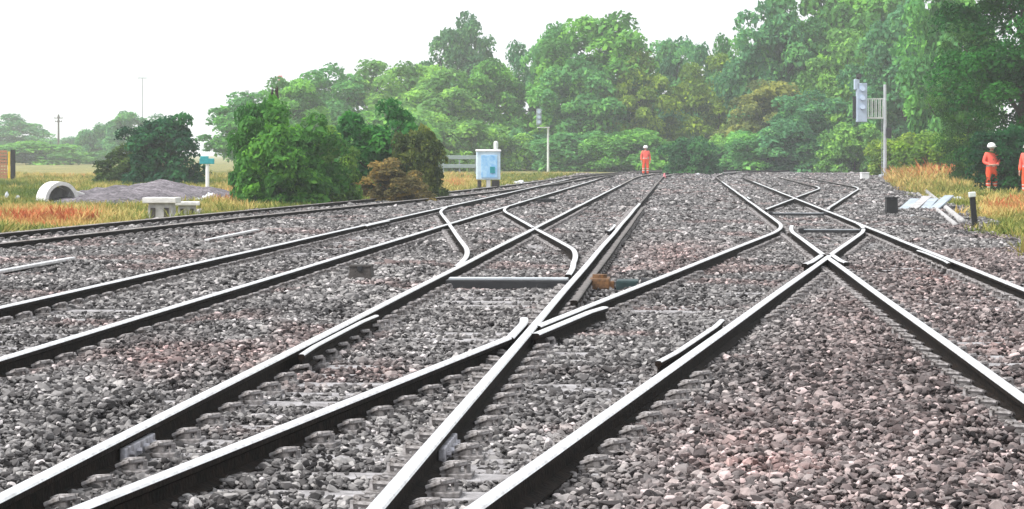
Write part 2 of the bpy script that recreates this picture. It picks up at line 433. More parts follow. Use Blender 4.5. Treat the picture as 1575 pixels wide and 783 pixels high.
# --- line leaving to the right
kc = new_track('turnout_track', 'short turnout track leaving to the right beyond the far diamond')
Jf = lambda Y: XC(Y) - HG
Kf = lambda Y: XC(Y) + HG
rail(kc, Jf, 56.5, 70.1, -0.003, top='rail_top'); rail(kc, Jf, 71.2, 96, 0.012); rail(kc, Jf, 96, 135, 0.0, top='rail_guard_and_fade'); rail(kc, Kf, 55.5, 96, 0.012); rail(kc, Kf, 96, 135, 0.0, top='rail_guard_and_fade')
sleepers(kc, XC, 59.325, 134, clips=0)
# --- old line far left
k0 = new_track('railway_track', 'dark rusty track along the left verge in front of the bushes')
rail(k0, lambda Y: T0(Y) - HG, 28, 200, 0.0, top='rail_top_dull'); rail(k0, lambda Y: T0(Y) + HG, 26, 200, 0.0, top='rail_top_dull')
sleepers(k0, T0, 27, 200, clips=0)

# ------------------------------------------------------------------ ground
def left_edge(Y): return T0(Y) - 1.35 + 0.2 * np.sin(np.asarray(Y, float) * 0.7)
re_y = [0, 35.5, 46.4, 60, 80, 109, 134, 220, 400]; re_x = [3.9, 7.7, 9.3, 11.6, 13.6, 17.6, 21.5, 36, 60]
def right_edge_x(Y): return np.interp(Y, re_y, re_x) + 0.25 * np.sin(np.asarray(Y, float) * 0.55)

def grid_sheet(name, x0, x1, y0, y1, z, m):
    me = bpy.data.meshes.new(name); me.from_pydata([(x0, y0, z), (x1, y0, z), (x1, y1, z), (x0, y1, z)], [], [(0, 1, 2, 3)]); me.update()
    return link(name, me, m)
g = grid_sheet('ground', -900, 900, -60, 1500, -0.28, M['field']); g['kind'] = 'structure'
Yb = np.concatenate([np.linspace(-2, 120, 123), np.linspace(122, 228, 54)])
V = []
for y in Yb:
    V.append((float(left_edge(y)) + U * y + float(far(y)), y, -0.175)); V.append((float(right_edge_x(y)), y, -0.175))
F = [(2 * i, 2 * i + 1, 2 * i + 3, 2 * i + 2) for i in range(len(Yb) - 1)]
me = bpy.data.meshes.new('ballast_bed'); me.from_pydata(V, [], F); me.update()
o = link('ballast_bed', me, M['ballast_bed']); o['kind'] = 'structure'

# loose stones ---------------------------------------------------------------
PROTO = bpy.data.collections.new('ballast_stones')
for i in range(7):
    bm = bmesh.new(); sr = random.Random(100 + i)
    for k in range(13):
        d = Vector((sr.gauss(0, 1), sr.gauss(0, 1), sr.gauss(0, 1))).normalized() * sr.uniform(.40, .62)
        bm.verts.new(d)
    h_ = bmesh.ops.convex_hull(bm, input=list(bm.verts))
    bmesh.ops.delete(bm, geom=[v for v in bm.verts if not v.link_faces], context='VERTS')
    bmesh.ops.bevel(bm, geom=list(bm.edges), offset=.035, segments=1, affect='EDGES')
    me = bpy.data.meshes.new('ballast_stone'); bm.to_mesh(me); bm.free(); me.materials.append(M['stone'])
    PROTO.objects.link(bpy.data.objects.new('ballast_stone', me))
TUFT = bpy.data.collections.new('grass_tufts')
for i in range(5):
    rr = random.Random(i); V = []; F = []
    for k in range(16):
        a = rr.uniform(0, 6.28); r0 = rr.uniform(0, .18); hgt = rr.uniform(.45, 1.0); lean = rr.uniform(.1, .6); w = rr.uniform(.02, .045)
        bx, by = r0 * math.cos(a), r0 * math.sin(a); b2 = rr.uniform(0, 6.28); dx, dy = math.cos(b2), math.sin(b2); o = len(V)
        for j, (u, ww) in enumerate(((0, 1), (.5, .8), (1, .15))):
            cx, cy, cz = bx + dx * lean * u * u * hgt, by + dy * lean * u * u * hgt, hgt * u * (1 - .2 * lean * u)
            V += [(cx - dy * w * ww, cy + dx * w * ww, cz), (cx + dy * w * ww, cy - dx * w * ww, cz)]
        F += [(o, o + 1, o + 3, o + 2), (o + 2, o + 3, o + 5, o + 4)]
    me = bpy.data.meshes.new('grass_tuft'); me.from_pydata(V, [], F); me.update(); me.materials.append(M['grass'])
    TUFT.objects.link(bpy.data.objects.new('grass_tuft', me))

def scatter_tree(coll):
    ng = bpy.data.node_groups.new('scatter_' + coll.name, 'GeometryNodeTree')
    ng.interface.new_socket('Geometry', in_out='INPUT', socket_type='NodeSocketGeometry')
    ng.interface.new_socket('Geometry', in_out='OUTPUT', socket_type='NodeSocketGeometry')
    gi = ng.nodes.new('NodeGroupInput'); go = ng.nodes.new('NodeGroupOutput')
    ip = ng.nodes.new('GeometryNodeInstanceOnPoints'); ci = ng.nodes.new('GeometryNodeCollectionInfo')
    ci.inputs['Collection'].default_value = coll; ci.inputs['Separate Children'].default_value = True; ci.inputs['Reset Children'].default_value = True
    ip.inputs['Pick Instance'].default_value = True
    def na(n, t):
        a = ng.nodes.new('GeometryNodeInputNamedAttribute'); a.data_type = t; a.inputs['Name'].default_value = n; return a.outputs['Attribute']
    L = ng.links.new
    L(gi.outputs[0], ip.inputs['Points']); L(ci.outputs[0], ip.inputs['Instance'])
    L(na('idx', 'INT'), ip.inputs['Instance Index']); L(na('rot', 'FLOAT_VECTOR'), ip.inputs['Rotation']); L(na('scl', 'FLOAT_VECTOR'), ip.inputs['Scale'])
    L(ip.outputs[0], go.inputs[0])
    return ng
def scatter(name, coll, P, rot, scl, idx, tone, red=None):
    me = bpy.data.meshes.new(name); n = len(P)
    me.vertices.add(n); me.vertices.foreach_set('co', P.astype(np.float32).ravel())
    for nm, ty, dat in (('rot', 'FLOAT_VECTOR', rot), ('scl', 'FLOAT_VECTOR', scl)):
        me.attributes.new(nm, ty, 'POINT').data.foreach_set('vector', dat.astype(np.float32).ravel())
    me.attributes.new('idx', 'INT', 'POINT').data.foreach_set('value', idx.astype(np.int32))
    me.attributes.new('tone', 'FLOAT', 'POINT').data.foreach_set('value', tone.astype(np.float32))
    if red is not None: me.attributes.new('red', 'FLOAT', 'POINT').data.foreach_set('value', red.astype(np.float32))
    o = bpy.data.objects.new(name, me); COL.objects.link(o)
    md = o.modifiers.new('scatter', 'NODES'); md.node_group = scatter_tree(coll)
    return o

def vnoise(x, y, s, seed):
    """smooth value noise, vectorised"""
    g = np.random.default_rng(seed).random((256, 256)); x = x / s + 500.3; y = y / s + 500.7
    xi = np.floor(x).astype(int); yi = np.floor(y).astype(int); fx = x - xi; fy = y - yi
    fx = fx * fx * (3 - 2 * fx); fy = fy * fy * (3 - 2 * fy)
    a = g[xi & 255, yi & 255]; b = g[(xi + 1) & 255, yi & 255]; c = g[xi & 255, (yi + 1) & 255]; d = g[(xi + 1) & 255, (yi + 1) & 255]
    return (a * (1 - fx) + b * fx) * (1 - fy) + (c * (1 - fx) + d * fx) * fy

def stone_field():
    Ps = []; Ss = []
    for (y0, y1, dens, size) in ((7.2, 13, 1500, 0.034), (13, 22, 1150, 0.037), (22, 36, 640, 0.045), (36, 60, 270, 0.060), (60, 105, 95, 0.085), (105, 170, 34, 0.11)):
        w0, w1 = 0.225 * y1 + 1.3, 0.225 * y1 + 1.3
        n = int((w0 + w1) * (y1 - y0) * dens)
        X = rng.uniform(-w0, w1, n); Y = rng.uniform(y0, y1, n)
        k = np.abs(X) < 0.225 * Y + 1.3
        X, Y = X[k], Y[k]
        Ps.append(np.stack([X, Y], 1)); Ss.append(np.full(len(X), size))
    P = np.concatenate(Ps); sz = np.concatenate(Ss); X, Y = P[:, 0], P[:, 1]
    t = X - U * Y
    k = (t > left_edge(Y) - 0.15) & (X < right_edge_x(Y) + 0.2)
    near = np.full(len(X), 9.0)
    for tf, y0, y1 in RAILS:
        d = np.abs(t - tf(Y)); d = np.where((Y > y0) & (Y < y1), d, 9); near = np.minimum(near, d)
    inside = (np.abs(t - T2) < 1.25) | (np.abs(t - T3) < 1.25) | (np.abs(t - T1) < 1.25) | ((np.abs(t - XA(Y)) < 1.2) & (Y < 44)) | ((np.abs(t - XB(Y)) < 1.2) & (Y > 30) & (Y < 57))
    k &= near > 0.062 + 0.4 * (sz - 0.04)
    # bare sleeper tops show in patches
    cover = vnoise(X, Y, 1.6, 3)
    for c, ph in ((T2, 6.0), (T3, 8.0), (T1, 14.2)):
        dy = np.abs(((Y - U * 0 + U * (t - c) - ph + 0.30) % 0.60) - 0.30)
        on = (np.abs(t - c) < 1.25) & (dy < 0.12)
        k &= ~(on & (cover > 0.36) & (rng.random(len(X)) < 0.92))
    z = np.where(inside, -0.147, -0.118) + 0.05 * (vnoise(X, Y, 0.9, 5) - 0.5) + rng.uniform(-0.022, 0.022, len(X))
    bank = (t > XA(Y) + HG + 0.45) & (t < T3 - HG - 0.15) & (Y < 29)
    z = np.where(bank, z + 0.04, z)
    bank2 = (t > T1 + HG + 0.15) & (t < T2 - HG - 0.15)
    z = np.where(bank2, z + 0.03, z)
    z = np.where(near < 0.20, np.minimum(z, -0.122), z)
    z = np.where(t > T3 + 1.5, z + 0.02, z)
    # reddish, brick coloured patches
    red = 0.55 * np.clip((vnoise(X, Y, 1.1, 11) - 0.66) * 6, 0, 1)
    for (px, py, rx, ry, a) in ((250, 552, 70, 26, .9), (590, 572, 40, 20, .6), (1040, 392, 70, 18, .8), (1180, 700, 170, 50, .8), (1100, 640, 100, 30, .5), (1440, 430, 60, 30, .8), (1545, 540, 60, 20, .9), (1430, 650, 60, 25, .6), (870, 262, 60, 6, .8)):
        qx = X / Y * FPX + 787.5; qy = HZ + FPX * (CAMH - z) / Y
        red = np.maximum(red, a * np.exp(-((qx - px) / rx) ** 2 - ((qy - py) / ry) ** 2) * (0.5 + vnoise(X, Y, 0.35, 21)))
    warm = np.clip((t - XA(Y) - 0.7) / 1.0, 0, 1) * (Y < 35) * 0.5
    red = np.clip(np.maximum(red, warm) * rng.uniform(0.5, 1.2, len(X)), 0, 1)
    tone = 0.50 + 0.23 * rng.standard_normal(len(X)) + 0.24 * (vnoise(X, Y, 1.3, 8) - 0.5) + 0.10 * (rng.random(len(X)) < .12)
    tone = np.clip(tone, 0.02, 1)
    P3 = np.stack([X, Y, z], 1)[k]; n = len(P3); s = sz[k] * np.exp(0.28 * rng.standard_normal(n))
    scl = np.stack([s * rng.uniform(.9, 1.6, n), s * rng.uniform(.7, 1.2, n), s * rng.uniform(.5, .9, n)], 1)
    rot = np.stack([rng.uniform(-.6, .6, n), rng.uniform(-.6, .6, n), rng.uniform(0, 6.28, n)], 1)
    o = scatter('ballast', PROTO, P3, rot, scl, rng.integers(0, 7, n), tone[k], red[k])
    tag(o, 'loose grey and pinkish stone ballast around the tracks', 'ballast', kind='stuff')
    print('stones', n)
stone_field()

# verge grass
def grass_field():
    n = 60000
    Y = 32 * (170 / 32) ** rng.random(n); X = rng.uniform(-1, 1, n) * (0.235 * Y + 2)
    t = X - U * Y
    L = t < left_edge(Y) + rng.uniform(-.2, .25, n); Rr = X > right_edge_x(Y) + rng.uniform(-.25, .4, n)
    mx, my, _ = gp(151, 320)
    heap = (np.abs(X - mx) / 2.9) ** 2 + (np.abs(Y - my - 8.5) / 8) ** 2 < 1
    px_ = X / Y * FPX + 787.5; py_ = HZ + FPX * (CAMH - GZ) / Y
    clear = (px_ > 215) & (px_ < 312) & (py_ > 322) & (py_ < 350)          # trodden patch round the concrete blocks
    k = (L | Rr) & ~heap & ~(clear & (rng.random(n) < .9))
    X, Y, L, Rr = X[k], Y[k], L[k], Rr[k]; n = len(X)
    qx = X / Y * FPX + 787.5; qy = HZ + FPX * (CAMH - GZ) / Y
    tone = 0.22 + 0.5 * (vnoise(X, Y, 2.2, 31) - 0.4) + 0.12 * rng.standard_normal(n)
    def blob(px, py, rx, ry, a):
        return a * np.exp(-((qx - px) / rx) ** 2 - ((qy - py) / ry) ** 2)
    for b in ((40, 338, 80, 16, .48), (120, 340, 70, 9, .3), (250, 255, 200, 8, .3), (100, 268, 90, 9, .35), (370, 312, 60, 14, .6), (590, 300, 80, 9, .5), (700, 280, 40, 18, .35),
              (1430, 272, 90, 20, .75), (1400, 268, 50, 8, .3), (1550, 328, 40, 14, .5), (1350, 262, 40, 12, .4)):
        tone = tone + blob(*b)
    for b in ((450, 340, 60, 20, -.3), (1540, 350, 50, 18, -.12), (40, 300, 50, 10, -.3)):
        tone = tone + blob(*b)
    tone = np.clip(tone, 0, 1)
    h = rng.uniform(.16, .42, n) * (0.6 + 0.8 * vnoise(X, Y, 3, 33)) * (1 + .35 * np.clip(tone - .4, 0, 1)) * (1 + 2.6 * blob(1440, 268, 80, 24, 1) * (Y > 85))
    scl = np.stack([h * 1.5, h * 1.5, h], 1); rot = np.stack([np.zeros(n), np.zeros(n), rng.uniform(0, 6.28, n)], 1)
    P = np.stack([X, Y, np.full(n, -0.28)], 1)
    for side, nm, lb in ((L, 'verge_grass', 'rough green and dry orange grass on the left verge'), (Rr, 'verge_grass', 'dry yellow and orange grass on the right verge under the trees')):
        o = scatter(nm, TUFT, P[side], rot[side], scl[side], rng.integers(0, 5, int(side.sum())), tone[side])
        tag(o, lb, 'grass', kind='stuff')
    print('tufts', n)
grass_field()

# ------------------------------------------------------------------ plants
def crown_mesh(seed, clumps, per, leaf, style='round', asp=1.1):
    r = np.random.default_rng(seed)
    C = []; rad = []
    while len(C) < clumps:
        p = r.uniform(-1, 1, 3)
        if style == 'round': ok = (p[0] ** 2 + p[1] ** 2) / (0.95 - 0.25 * max(p[2], 0) ** 2) + abs(p[2]) ** 2.3 < 1
        elif style == 'tall': ok = (p[0] ** 2 + p[1] ** 2) < (1 - 0.65 * max(p[2], 0)) * 0.8
        elif style == 'open': ok = (p[0] ** 2 + p[1] ** 2) + p[2] ** 2 < 1 and (p[2] > -0.5 or r.random() < .3)
        else: ok = (p[0] ** 2 + p[1] ** 2) + max(p[2], 0) ** 2 < 1            # bush: full to the ground
        d = math.sqrt(p[0] ** 2 + p[1] ** 2 + p[2] ** 2)
        if ok and d > (0.30 if style != 'open' else 0.25): C.append(p); rad.append(r.uniform(.19, .36) if style != 'open' else r.uniform(.14, .25))
    C = np.array(C); rad = np.array(rad)
    ang = r.uniform(0, 6.28); wob = 1 + 0.16 * np.sin(3 * np.arctan2(C[:, 1], C[:, 0]) + ang) + 0.1 * r.standard_normal(len(C))
    C[:, :2] *= wob[:, None]
    n = clumps * per
    ci = np.repeat(np.arange(clumps), per)
    d = r.standard_normal((n, 3)); d /= np.linalg.norm(d, axis=1)[:, None]; d[:, 2] = np.where(d[:, 2] < -.3, -d[:, 2], d[:, 2])
    rr = rad[ci] * r.uniform(.45, 1.12, n) ** .6
    pos = C[ci] + d * rr[:, None] * np.array([1, 1, .85 / asp])
    pos[:, 2] = (pos[:, 2] + 1) / 2; pos[:, :2] *= 0.5
    # leaf sprays: bent diamonds
    nor = d * 0.7 + r.standard_normal((n, 3)) * .6 + np.array([0, -.1, .5]); nor /= np.linalg.norm(nor, axis=1)[:, None]
    a = np.cross(nor, r.standard_normal((n, 3))); a /= np.linalg.norm(a, axis=1)[:, None]; b = np.cross(nor, a)
    s = leaf * np.exp(.35 * r.standard_normal(n))
    v0 = pos - a * s[:, None]; v1 = pos + b * (s * .6)[:, None]; v2 = pos + a * s[:, None] - nor * (s * .3)[:, None]; v3 = pos - b * (s * .6)[:, None]
    V = np.stack([v0, v1, v2, v3], 1)
    V[:, :, 2] = pos[:, None, 2] + (V[:, :, 2] - pos[:, None, 2]) / asp
    V = V.reshape(-1, 3); F = np.arange(4 * n).reshape(-1, 4)
    me = pydata('crown', V, F)
    ct = r.normal(.52, .24, clumps)
    tone = np.clip(ct[ci] + .20 * r.standard_normal(n), 0, 1)
    me.attributes.new('tone', 'FLOAT', 'FACE').data.foreach_set('value', tone.astype(np.float32))
    me.materials.append(M['leaf'])
    return me
def trunk_mesh(seed, h=1.0, r0=.028, limbs=7, fork=.25):
    r = random.Random(seed); mb = MB(); p = Vector((0, 0, 0)); d = Vector((0, 0, 1)); pts = [p.copy()]
    for i in range(6):
        p = p + Vector((r.uniform(-.02, .02), r.uniform(-.02, .02), h * .8 / 6)); pts.append(p.copy())
    for i in range(6): mb.cyl(pts[i], pts[i + 1], r0 * (1 - i / 7.5), r0 * (1 - (i + 1) / 7.5), 9)
    for k in range(limbs):
        q = pts[r.randint(2, 5)]; a = r.uniform(0, 6.28); l = r.uniform(.18, .38)
        m1 = q + Vector((math.cos(a) * l * .5, math.sin(a) * l * .5, l * .45)); m2 = q + Vector((math.cos(a) * l, math.sin(a) * l, l * r.uniform(.6, 1.0)))
        mb.cyl(q, m1, r0 * .4, r0 * .25, 6); mb.cyl(m1, m2, r0 * .25, r0 * .1, 6)
    me = bpy.data.meshes.new('trunk'); mb.bm.to_mesh(me); mb.bm.free(); me.materials.append(M['bark']); return me
CR = {'round': [crown_mesh(i, 80, 210, .021) for i in range(3)], 'tall': [crown_mesh(20 + i, 74, 210, .020, 'tall') for i in range(2)],
      'open': [crown_mesh(30 + i, 90, 170, .020, 'open', 1.3) for i in range(2)], 'bush': [crown_mesh(40 + i, 80, 220, .021, 'bush', .6) for i in range(4)],
      'near': [crown_mesh(50 + i, 150, 380, .0105, 'round', 1.9) for i in range(2)], 'nearbush': [crown_mesh(60 + i, 85, 190, .026, 'bush', .95) for i in range(3)]}
TR = [trunk_mesh(i) for i in range(3)]
CNT = [0]
def tree(name, label, cat, px, Y, top, wpx, col, kind='round', base=0.14, depth=None, group=None, trunk=True, z0=-0.28):
    """px: column of its middle; top: row of its top; wpx: width in photo pixels at distance Y"""
    CNT[0] += 1; i = CNT[0]
    X = (px - 787.5) * Y / FPX; h = CAMH + (HZ - top) * Y / FPX - z0; w = wpx * Y / FPX
    rt = empty(name, (X, Y, z0), 0, label, cat, group)
    ms = CR[kind]
    c = bpy.data.objects.new('crown' if cat == 'tree' else 'foliage', ms[i % len(ms)]); COL.objects.link(c); c.parent = rt
    c.location = (0, 0, h * base); c.scale = (w, (depth or w), h * (1 - base)); c.rotation_euler = (0, 0, (i * 2.4) % 6.28) if depth is None else (0, 0, (i % 2) * math.pi)
    c.color = (*((col[0] * 1.32, col[1] * 1.12, col[2] * 1.05) if Y > 130 else col), 1)      # lighter, redder leaf colour in the far belt
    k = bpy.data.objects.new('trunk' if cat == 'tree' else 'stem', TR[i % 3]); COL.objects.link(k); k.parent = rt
    rs = min(1.0, w / h * 1.1)
    k.scale = (h * rs, h * rs, h * .92); k.rotation_euler = (0, 0, i * 1.3)
    return rt
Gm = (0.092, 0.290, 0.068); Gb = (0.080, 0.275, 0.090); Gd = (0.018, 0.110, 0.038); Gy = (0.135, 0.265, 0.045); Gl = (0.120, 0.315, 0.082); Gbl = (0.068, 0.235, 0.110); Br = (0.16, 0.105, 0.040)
W = 'trees along the back of the yard'
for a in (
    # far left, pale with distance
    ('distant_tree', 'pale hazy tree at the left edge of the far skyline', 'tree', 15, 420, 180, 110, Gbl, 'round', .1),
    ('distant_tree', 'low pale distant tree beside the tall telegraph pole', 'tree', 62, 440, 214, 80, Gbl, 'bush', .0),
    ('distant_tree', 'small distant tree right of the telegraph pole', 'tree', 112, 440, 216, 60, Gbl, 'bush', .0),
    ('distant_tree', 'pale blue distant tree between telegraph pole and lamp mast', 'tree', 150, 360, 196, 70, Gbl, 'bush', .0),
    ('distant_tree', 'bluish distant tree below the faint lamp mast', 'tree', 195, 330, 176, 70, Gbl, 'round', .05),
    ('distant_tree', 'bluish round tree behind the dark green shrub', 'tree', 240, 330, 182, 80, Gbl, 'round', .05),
    # left middle
    ('broadleaf_tree', 'pale rounded tree rising over the left end of the big bush', 'tree', 378, 205, 150, 100, Gb, 'round', .08),
    ('broadleaf_tree', 'leaning green tree behind the big bush by the reddish mast', 'tree', 445, 215, 128, 90, Gm, 'round', .08),
    ('broadleaf_tree', 'bushy tree with a spiky top above the middle of the left bushes', 'tree', 500, 235, 112, 110, Gb, 'round', .08),
    ('broadleaf_tree', 'broad light green tree above the brown bracken', 'tree', 575, 240, 104, 120, Gl, 'round', .08),
    ('broadleaf_tree', 'bright green tree left of the tall open tree', 'tree', 640, 232, 106, 100, Gl, 'round', .08),
    ('open_tree', 'tall airy tree with open branches against the white sky', 'tree', 712, 258, 36, 84, (0.065, 0.20, 0.095), 'round', .2),
    ('broadleaf_tree', 'pale green tree below the tall airy tree', 'tree', 690, 226, 118, 120, Gl, 'round', .05),
    ('broadleaf_tree', 'light green tree just above the blue and white cabinet', 'tree', 755, 228, 102, 90, Gm, 'round', .05),
    ('broadleaf_tree', 'narrow blue green tree behind the slim signal post', 'tree', 815, 236, 72, 70, Gbl, 'tall', .05),
    ('broadleaf_tree', 'dark green tree just right of the slim signal post', 'tree', 850, 230, 55, 80, Gb, 'tall', .05),
    ('broadleaf_tree', 'big domed green tree in the middle of the skyline', 'tree', 925, 226, 36, 150, Gm, 'round', .08),
    ('broadleaf_tree', 'dense shadowy tree under the big domed tree', 'tree', 900, 222, 100, 110, Gb, 'round', .03),
    ('broadleaf_tree', 'yellowish green tree behind the distant orange worker', 'tree', 985, 222, 92, 90, Gy, 'round', .05),
    ('broadleaf_tree', 'dark evergreen tree right of the big domed tree', 'tree', 1035, 240, 70, 80, Gbl, 'round', .05),
    ('broadleaf_tree', 'dark blue green tree in the low dip of the skyline', 'tree', 1075, 236, 76, 70, Gbl, 'tall', .05),
    ('broadleaf_tree', 'olive green tree in the dip, its crown above the round bush', 'tree', 1105, 222, 95, 90, Gy, 'round', .03),
    ('broadleaf_tree', 'slim pointed tree at the right end of the dip', 'tree', 1128, 228, 62, 60, Gb, 'tall', .05),
    ('broadleaf_tree', 'dark tall tree where the skyline climbs to the right', 'tree', 1185, 214, 20, 110, Gbl, 'round', .06),
    ('broadleaf_tree', 'tallest pale topped tree above the olive brown tree', 'tree', 1240, 216, -14, 130, Gb, 'round', .08),
    ('broadleaf_tree', 'olive brown tree, duller than its green neighbours, left of the signal bracket', 'tree', 1185, 200, 132, 110, (0.125, 0.185, 0.062), 'round', .03),
    ('broadleaf_tree', 'blue green rounded tree left of the signal bracket', 'tree', 1240, 192, 150, 110, Gbl, 'round', .02),
    ('broadleaf_tree', 'bright green tree directly behind the signal heads', 'tree', 1300, 205, 60, 110, Gl, 'round', .04),
    ('broadleaf_tree', 'high green tree above the signal heads', 'tree', 1310, 214, -30, 120, Gm, 'round', .1),
    ('broadleaf_tree', 'dusky blue green tree right of the signal post', 'tree', 1390, 190, 20, 120, Gbl, 'round', .05),
    ('broadleaf_tree', 'tall soft green tree rising out of the top right of view', 'tree', 1400, 210, -50, 150, Gm, 'round', .1),
    ('broadleaf_tree', 'dark green tree between the signal post and the leafy near tree', 'tree', 1455, 150, -20, 110, Gb, 'round', .04),
):
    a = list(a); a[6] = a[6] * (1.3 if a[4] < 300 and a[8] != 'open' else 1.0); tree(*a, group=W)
near_tree = tree('leafy_tree', 'large dark leafy tree towering behind the two orange workers', 'tree', 1570, 92, -190, 260, (0.020, 0.115, 0.026), 'near', .03)
tree('leafy_tree', 'leafy tree with yellowish leaves left of the near workers', 'tree', 1490, 104, 20, 100, (0.040, 0.130, 0.026), 'near', .02)
tree('shrub', 'deep green shrub directly behind the two near workers', 'shrub', 1556, 88, 196, 110, (0.012, 0.080, 0.030), 'nearbush', .0)
Hg = 'shrubs at the foot of the trees'
for a in (
    ('shrub', 'vivid green round bush right of the distant orange worker', 'shrub', 1062, 165, 216, 62, (0.030, 0.135, 0.050), 'bush', .0),
    ('shrub', 'low light green shrub at the foot of the olive tree', 'shrub', 1110, 200, 214, 80, Gl, 'bush', .0),
    ('shrub', 'wide dark shrub behind the far white box', 'shrub', 1180, 196, 206, 110, Gb, 'bush', .0),
    ('shrub', 'blue green shrub left of the signal bracket foot', 'shrub', 1250, 192, 198, 100, Gbl, 'bush', .0),
    ('shrub', 'bright green shrub below the signal heads', 'shrub', 1315, 180, 196, 80, Gl, 'bush', .0),
    ('shrub', 'olive shrub just right of the signal post foot', 'shrub', 1395, 150, 214, 80, Gy, 'bush', .0),
    ('shrub', 'yellow green bramble above the dry orange grass', 'shrub', 1450, 128, 208, 90, Gy, 'bush', .0),
    ('shrub', 'green shrub behind the distant orange worker', 'shrub', 975, 205, 208, 100, Gm, 'bush', .0),
    ('shrub', 'pale green shrub right of the slim signal post foot', 'shrub', 895, 210, 208, 110, Gb, 'bush', .0),
    ('shrub', 'dull shrub left of the slim signal post foot', 'shrub', 800, 222, 206, 70, Gbl, 'bush', .0),
    ('shrub', 'soft green shrub behind the blue and white cabinet', 'shrub', 735, 215, 196, 100, Gl, 'bush', .0),
    ('shrub', 'pale green shrub above the grey barrier', 'shrub', 665, 210, 185, 110, Gl, 'bush', .0),
    ('shrub', 'soft green shrub peeping over the brown bracken', 'shrub', 590, 205, 180, 120, Gm, 'bush', .0),
    ('shrub', 'low green shrub between the distant left trees and dark shrub', 'shrub', 40, 330, 222, 150, Gm, 'bush', .0),
):
    a = list(a); a[6] = a[6] * 1.35; tree(*a, group=Hg)
Bg = 'bushes on the left verge'
tree('bush', 'dark green bush behind the teal marker board', 'bush', 258, 106, 178, 112, (0.020, 0.100, 0.046), 'nearbush', .0, group=Bg)
tree('bush', 'low yellow green bush at the left of the dark one', 'bush', 192, 112, 226, 80, (0.060, 0.115, 0.030), 'nearbush', .0, group=Bg)
tree('bush', 'large mid green bush on the left with leafy base', 'bush', 442, 66, 168, 140, (0.075, 0.225, 0.044), 'nearbush', .0, group=Bg)
tree('bush', 'upright darker bush on the left side of the largest one', 'bush', 400, 69, 152, 78, (0.055, 0.190, 0.042), 'nearbush', .0, group=Bg)
tree('bush', 'light green low bush filling between the two big bushes', 'bush', 508, 68, 205, 85, (0.110, 0.230, 0.048), 'nearbush', .0, group=Bg)
tree('bush', 'deep green bush above the brown bracken', 'bush', 584, 76, 164, 140, (0.034, 0.160, 0.036), 'nearbush', .0, group=Bg)
tree('bush', 'brown dying bush at the right end of the left bushes', 'bush', 646, 74, 196, 76, (0.085, 0.125, 0.038), 'nearbush', .0, group=Bg)
tree('bush', 'rust brown bracken in front of the deep green bush', 'bush', 606, 70.5, 250, 100, (0.190, 0.160, 0.066), 'nearbush', .0, group=Bg)
tree('bush', 'slender purple leaved shrub poking above the big left bush', 'bush', 421, 110, 147, 17, (0.040, 0.022, 0.030), 'bush', .0, group=Bg)

# ------------------------------------------------------------------ people
def skin_mesh(name, joints, links_, sub=2):
    """joints: {name: (pos, radius)}; the first joint is the root"""
    keys = list(joints); ix = {k: i for i, k in enumerate(keys)}
    me = bpy.data.meshes.new(name + '_cage'); me.from_pydata([joints[k][0] for k in keys], [(ix[a], ix[b]) for a, b in links_], []); me.update()
    o = bpy.data.objects.new(name + '_cage', me); COL.objects.link(o)
    o.modifiers.new('skin', 'SKIN'); ss = o.modifiers.new('sub', 'SUBSURF'); ss.levels = sub; ss.render_levels = sub
    for i, k in enumerate(keys):
        sv = me.skin_vertices[0].data[i]; r = joints[k][1]; sv.radius = (r, r) if not isinstance(r, tuple) else r; sv.use_root = (i == 0)
    dg = bpy.context.evaluated_depsgraph_get(); out = bpy.data.meshes.new_from_object(o.evaluated_get(dg))
    bpy.data.objects.remove(o); bpy.data.meshes.remove(me); out.name = name
    return out
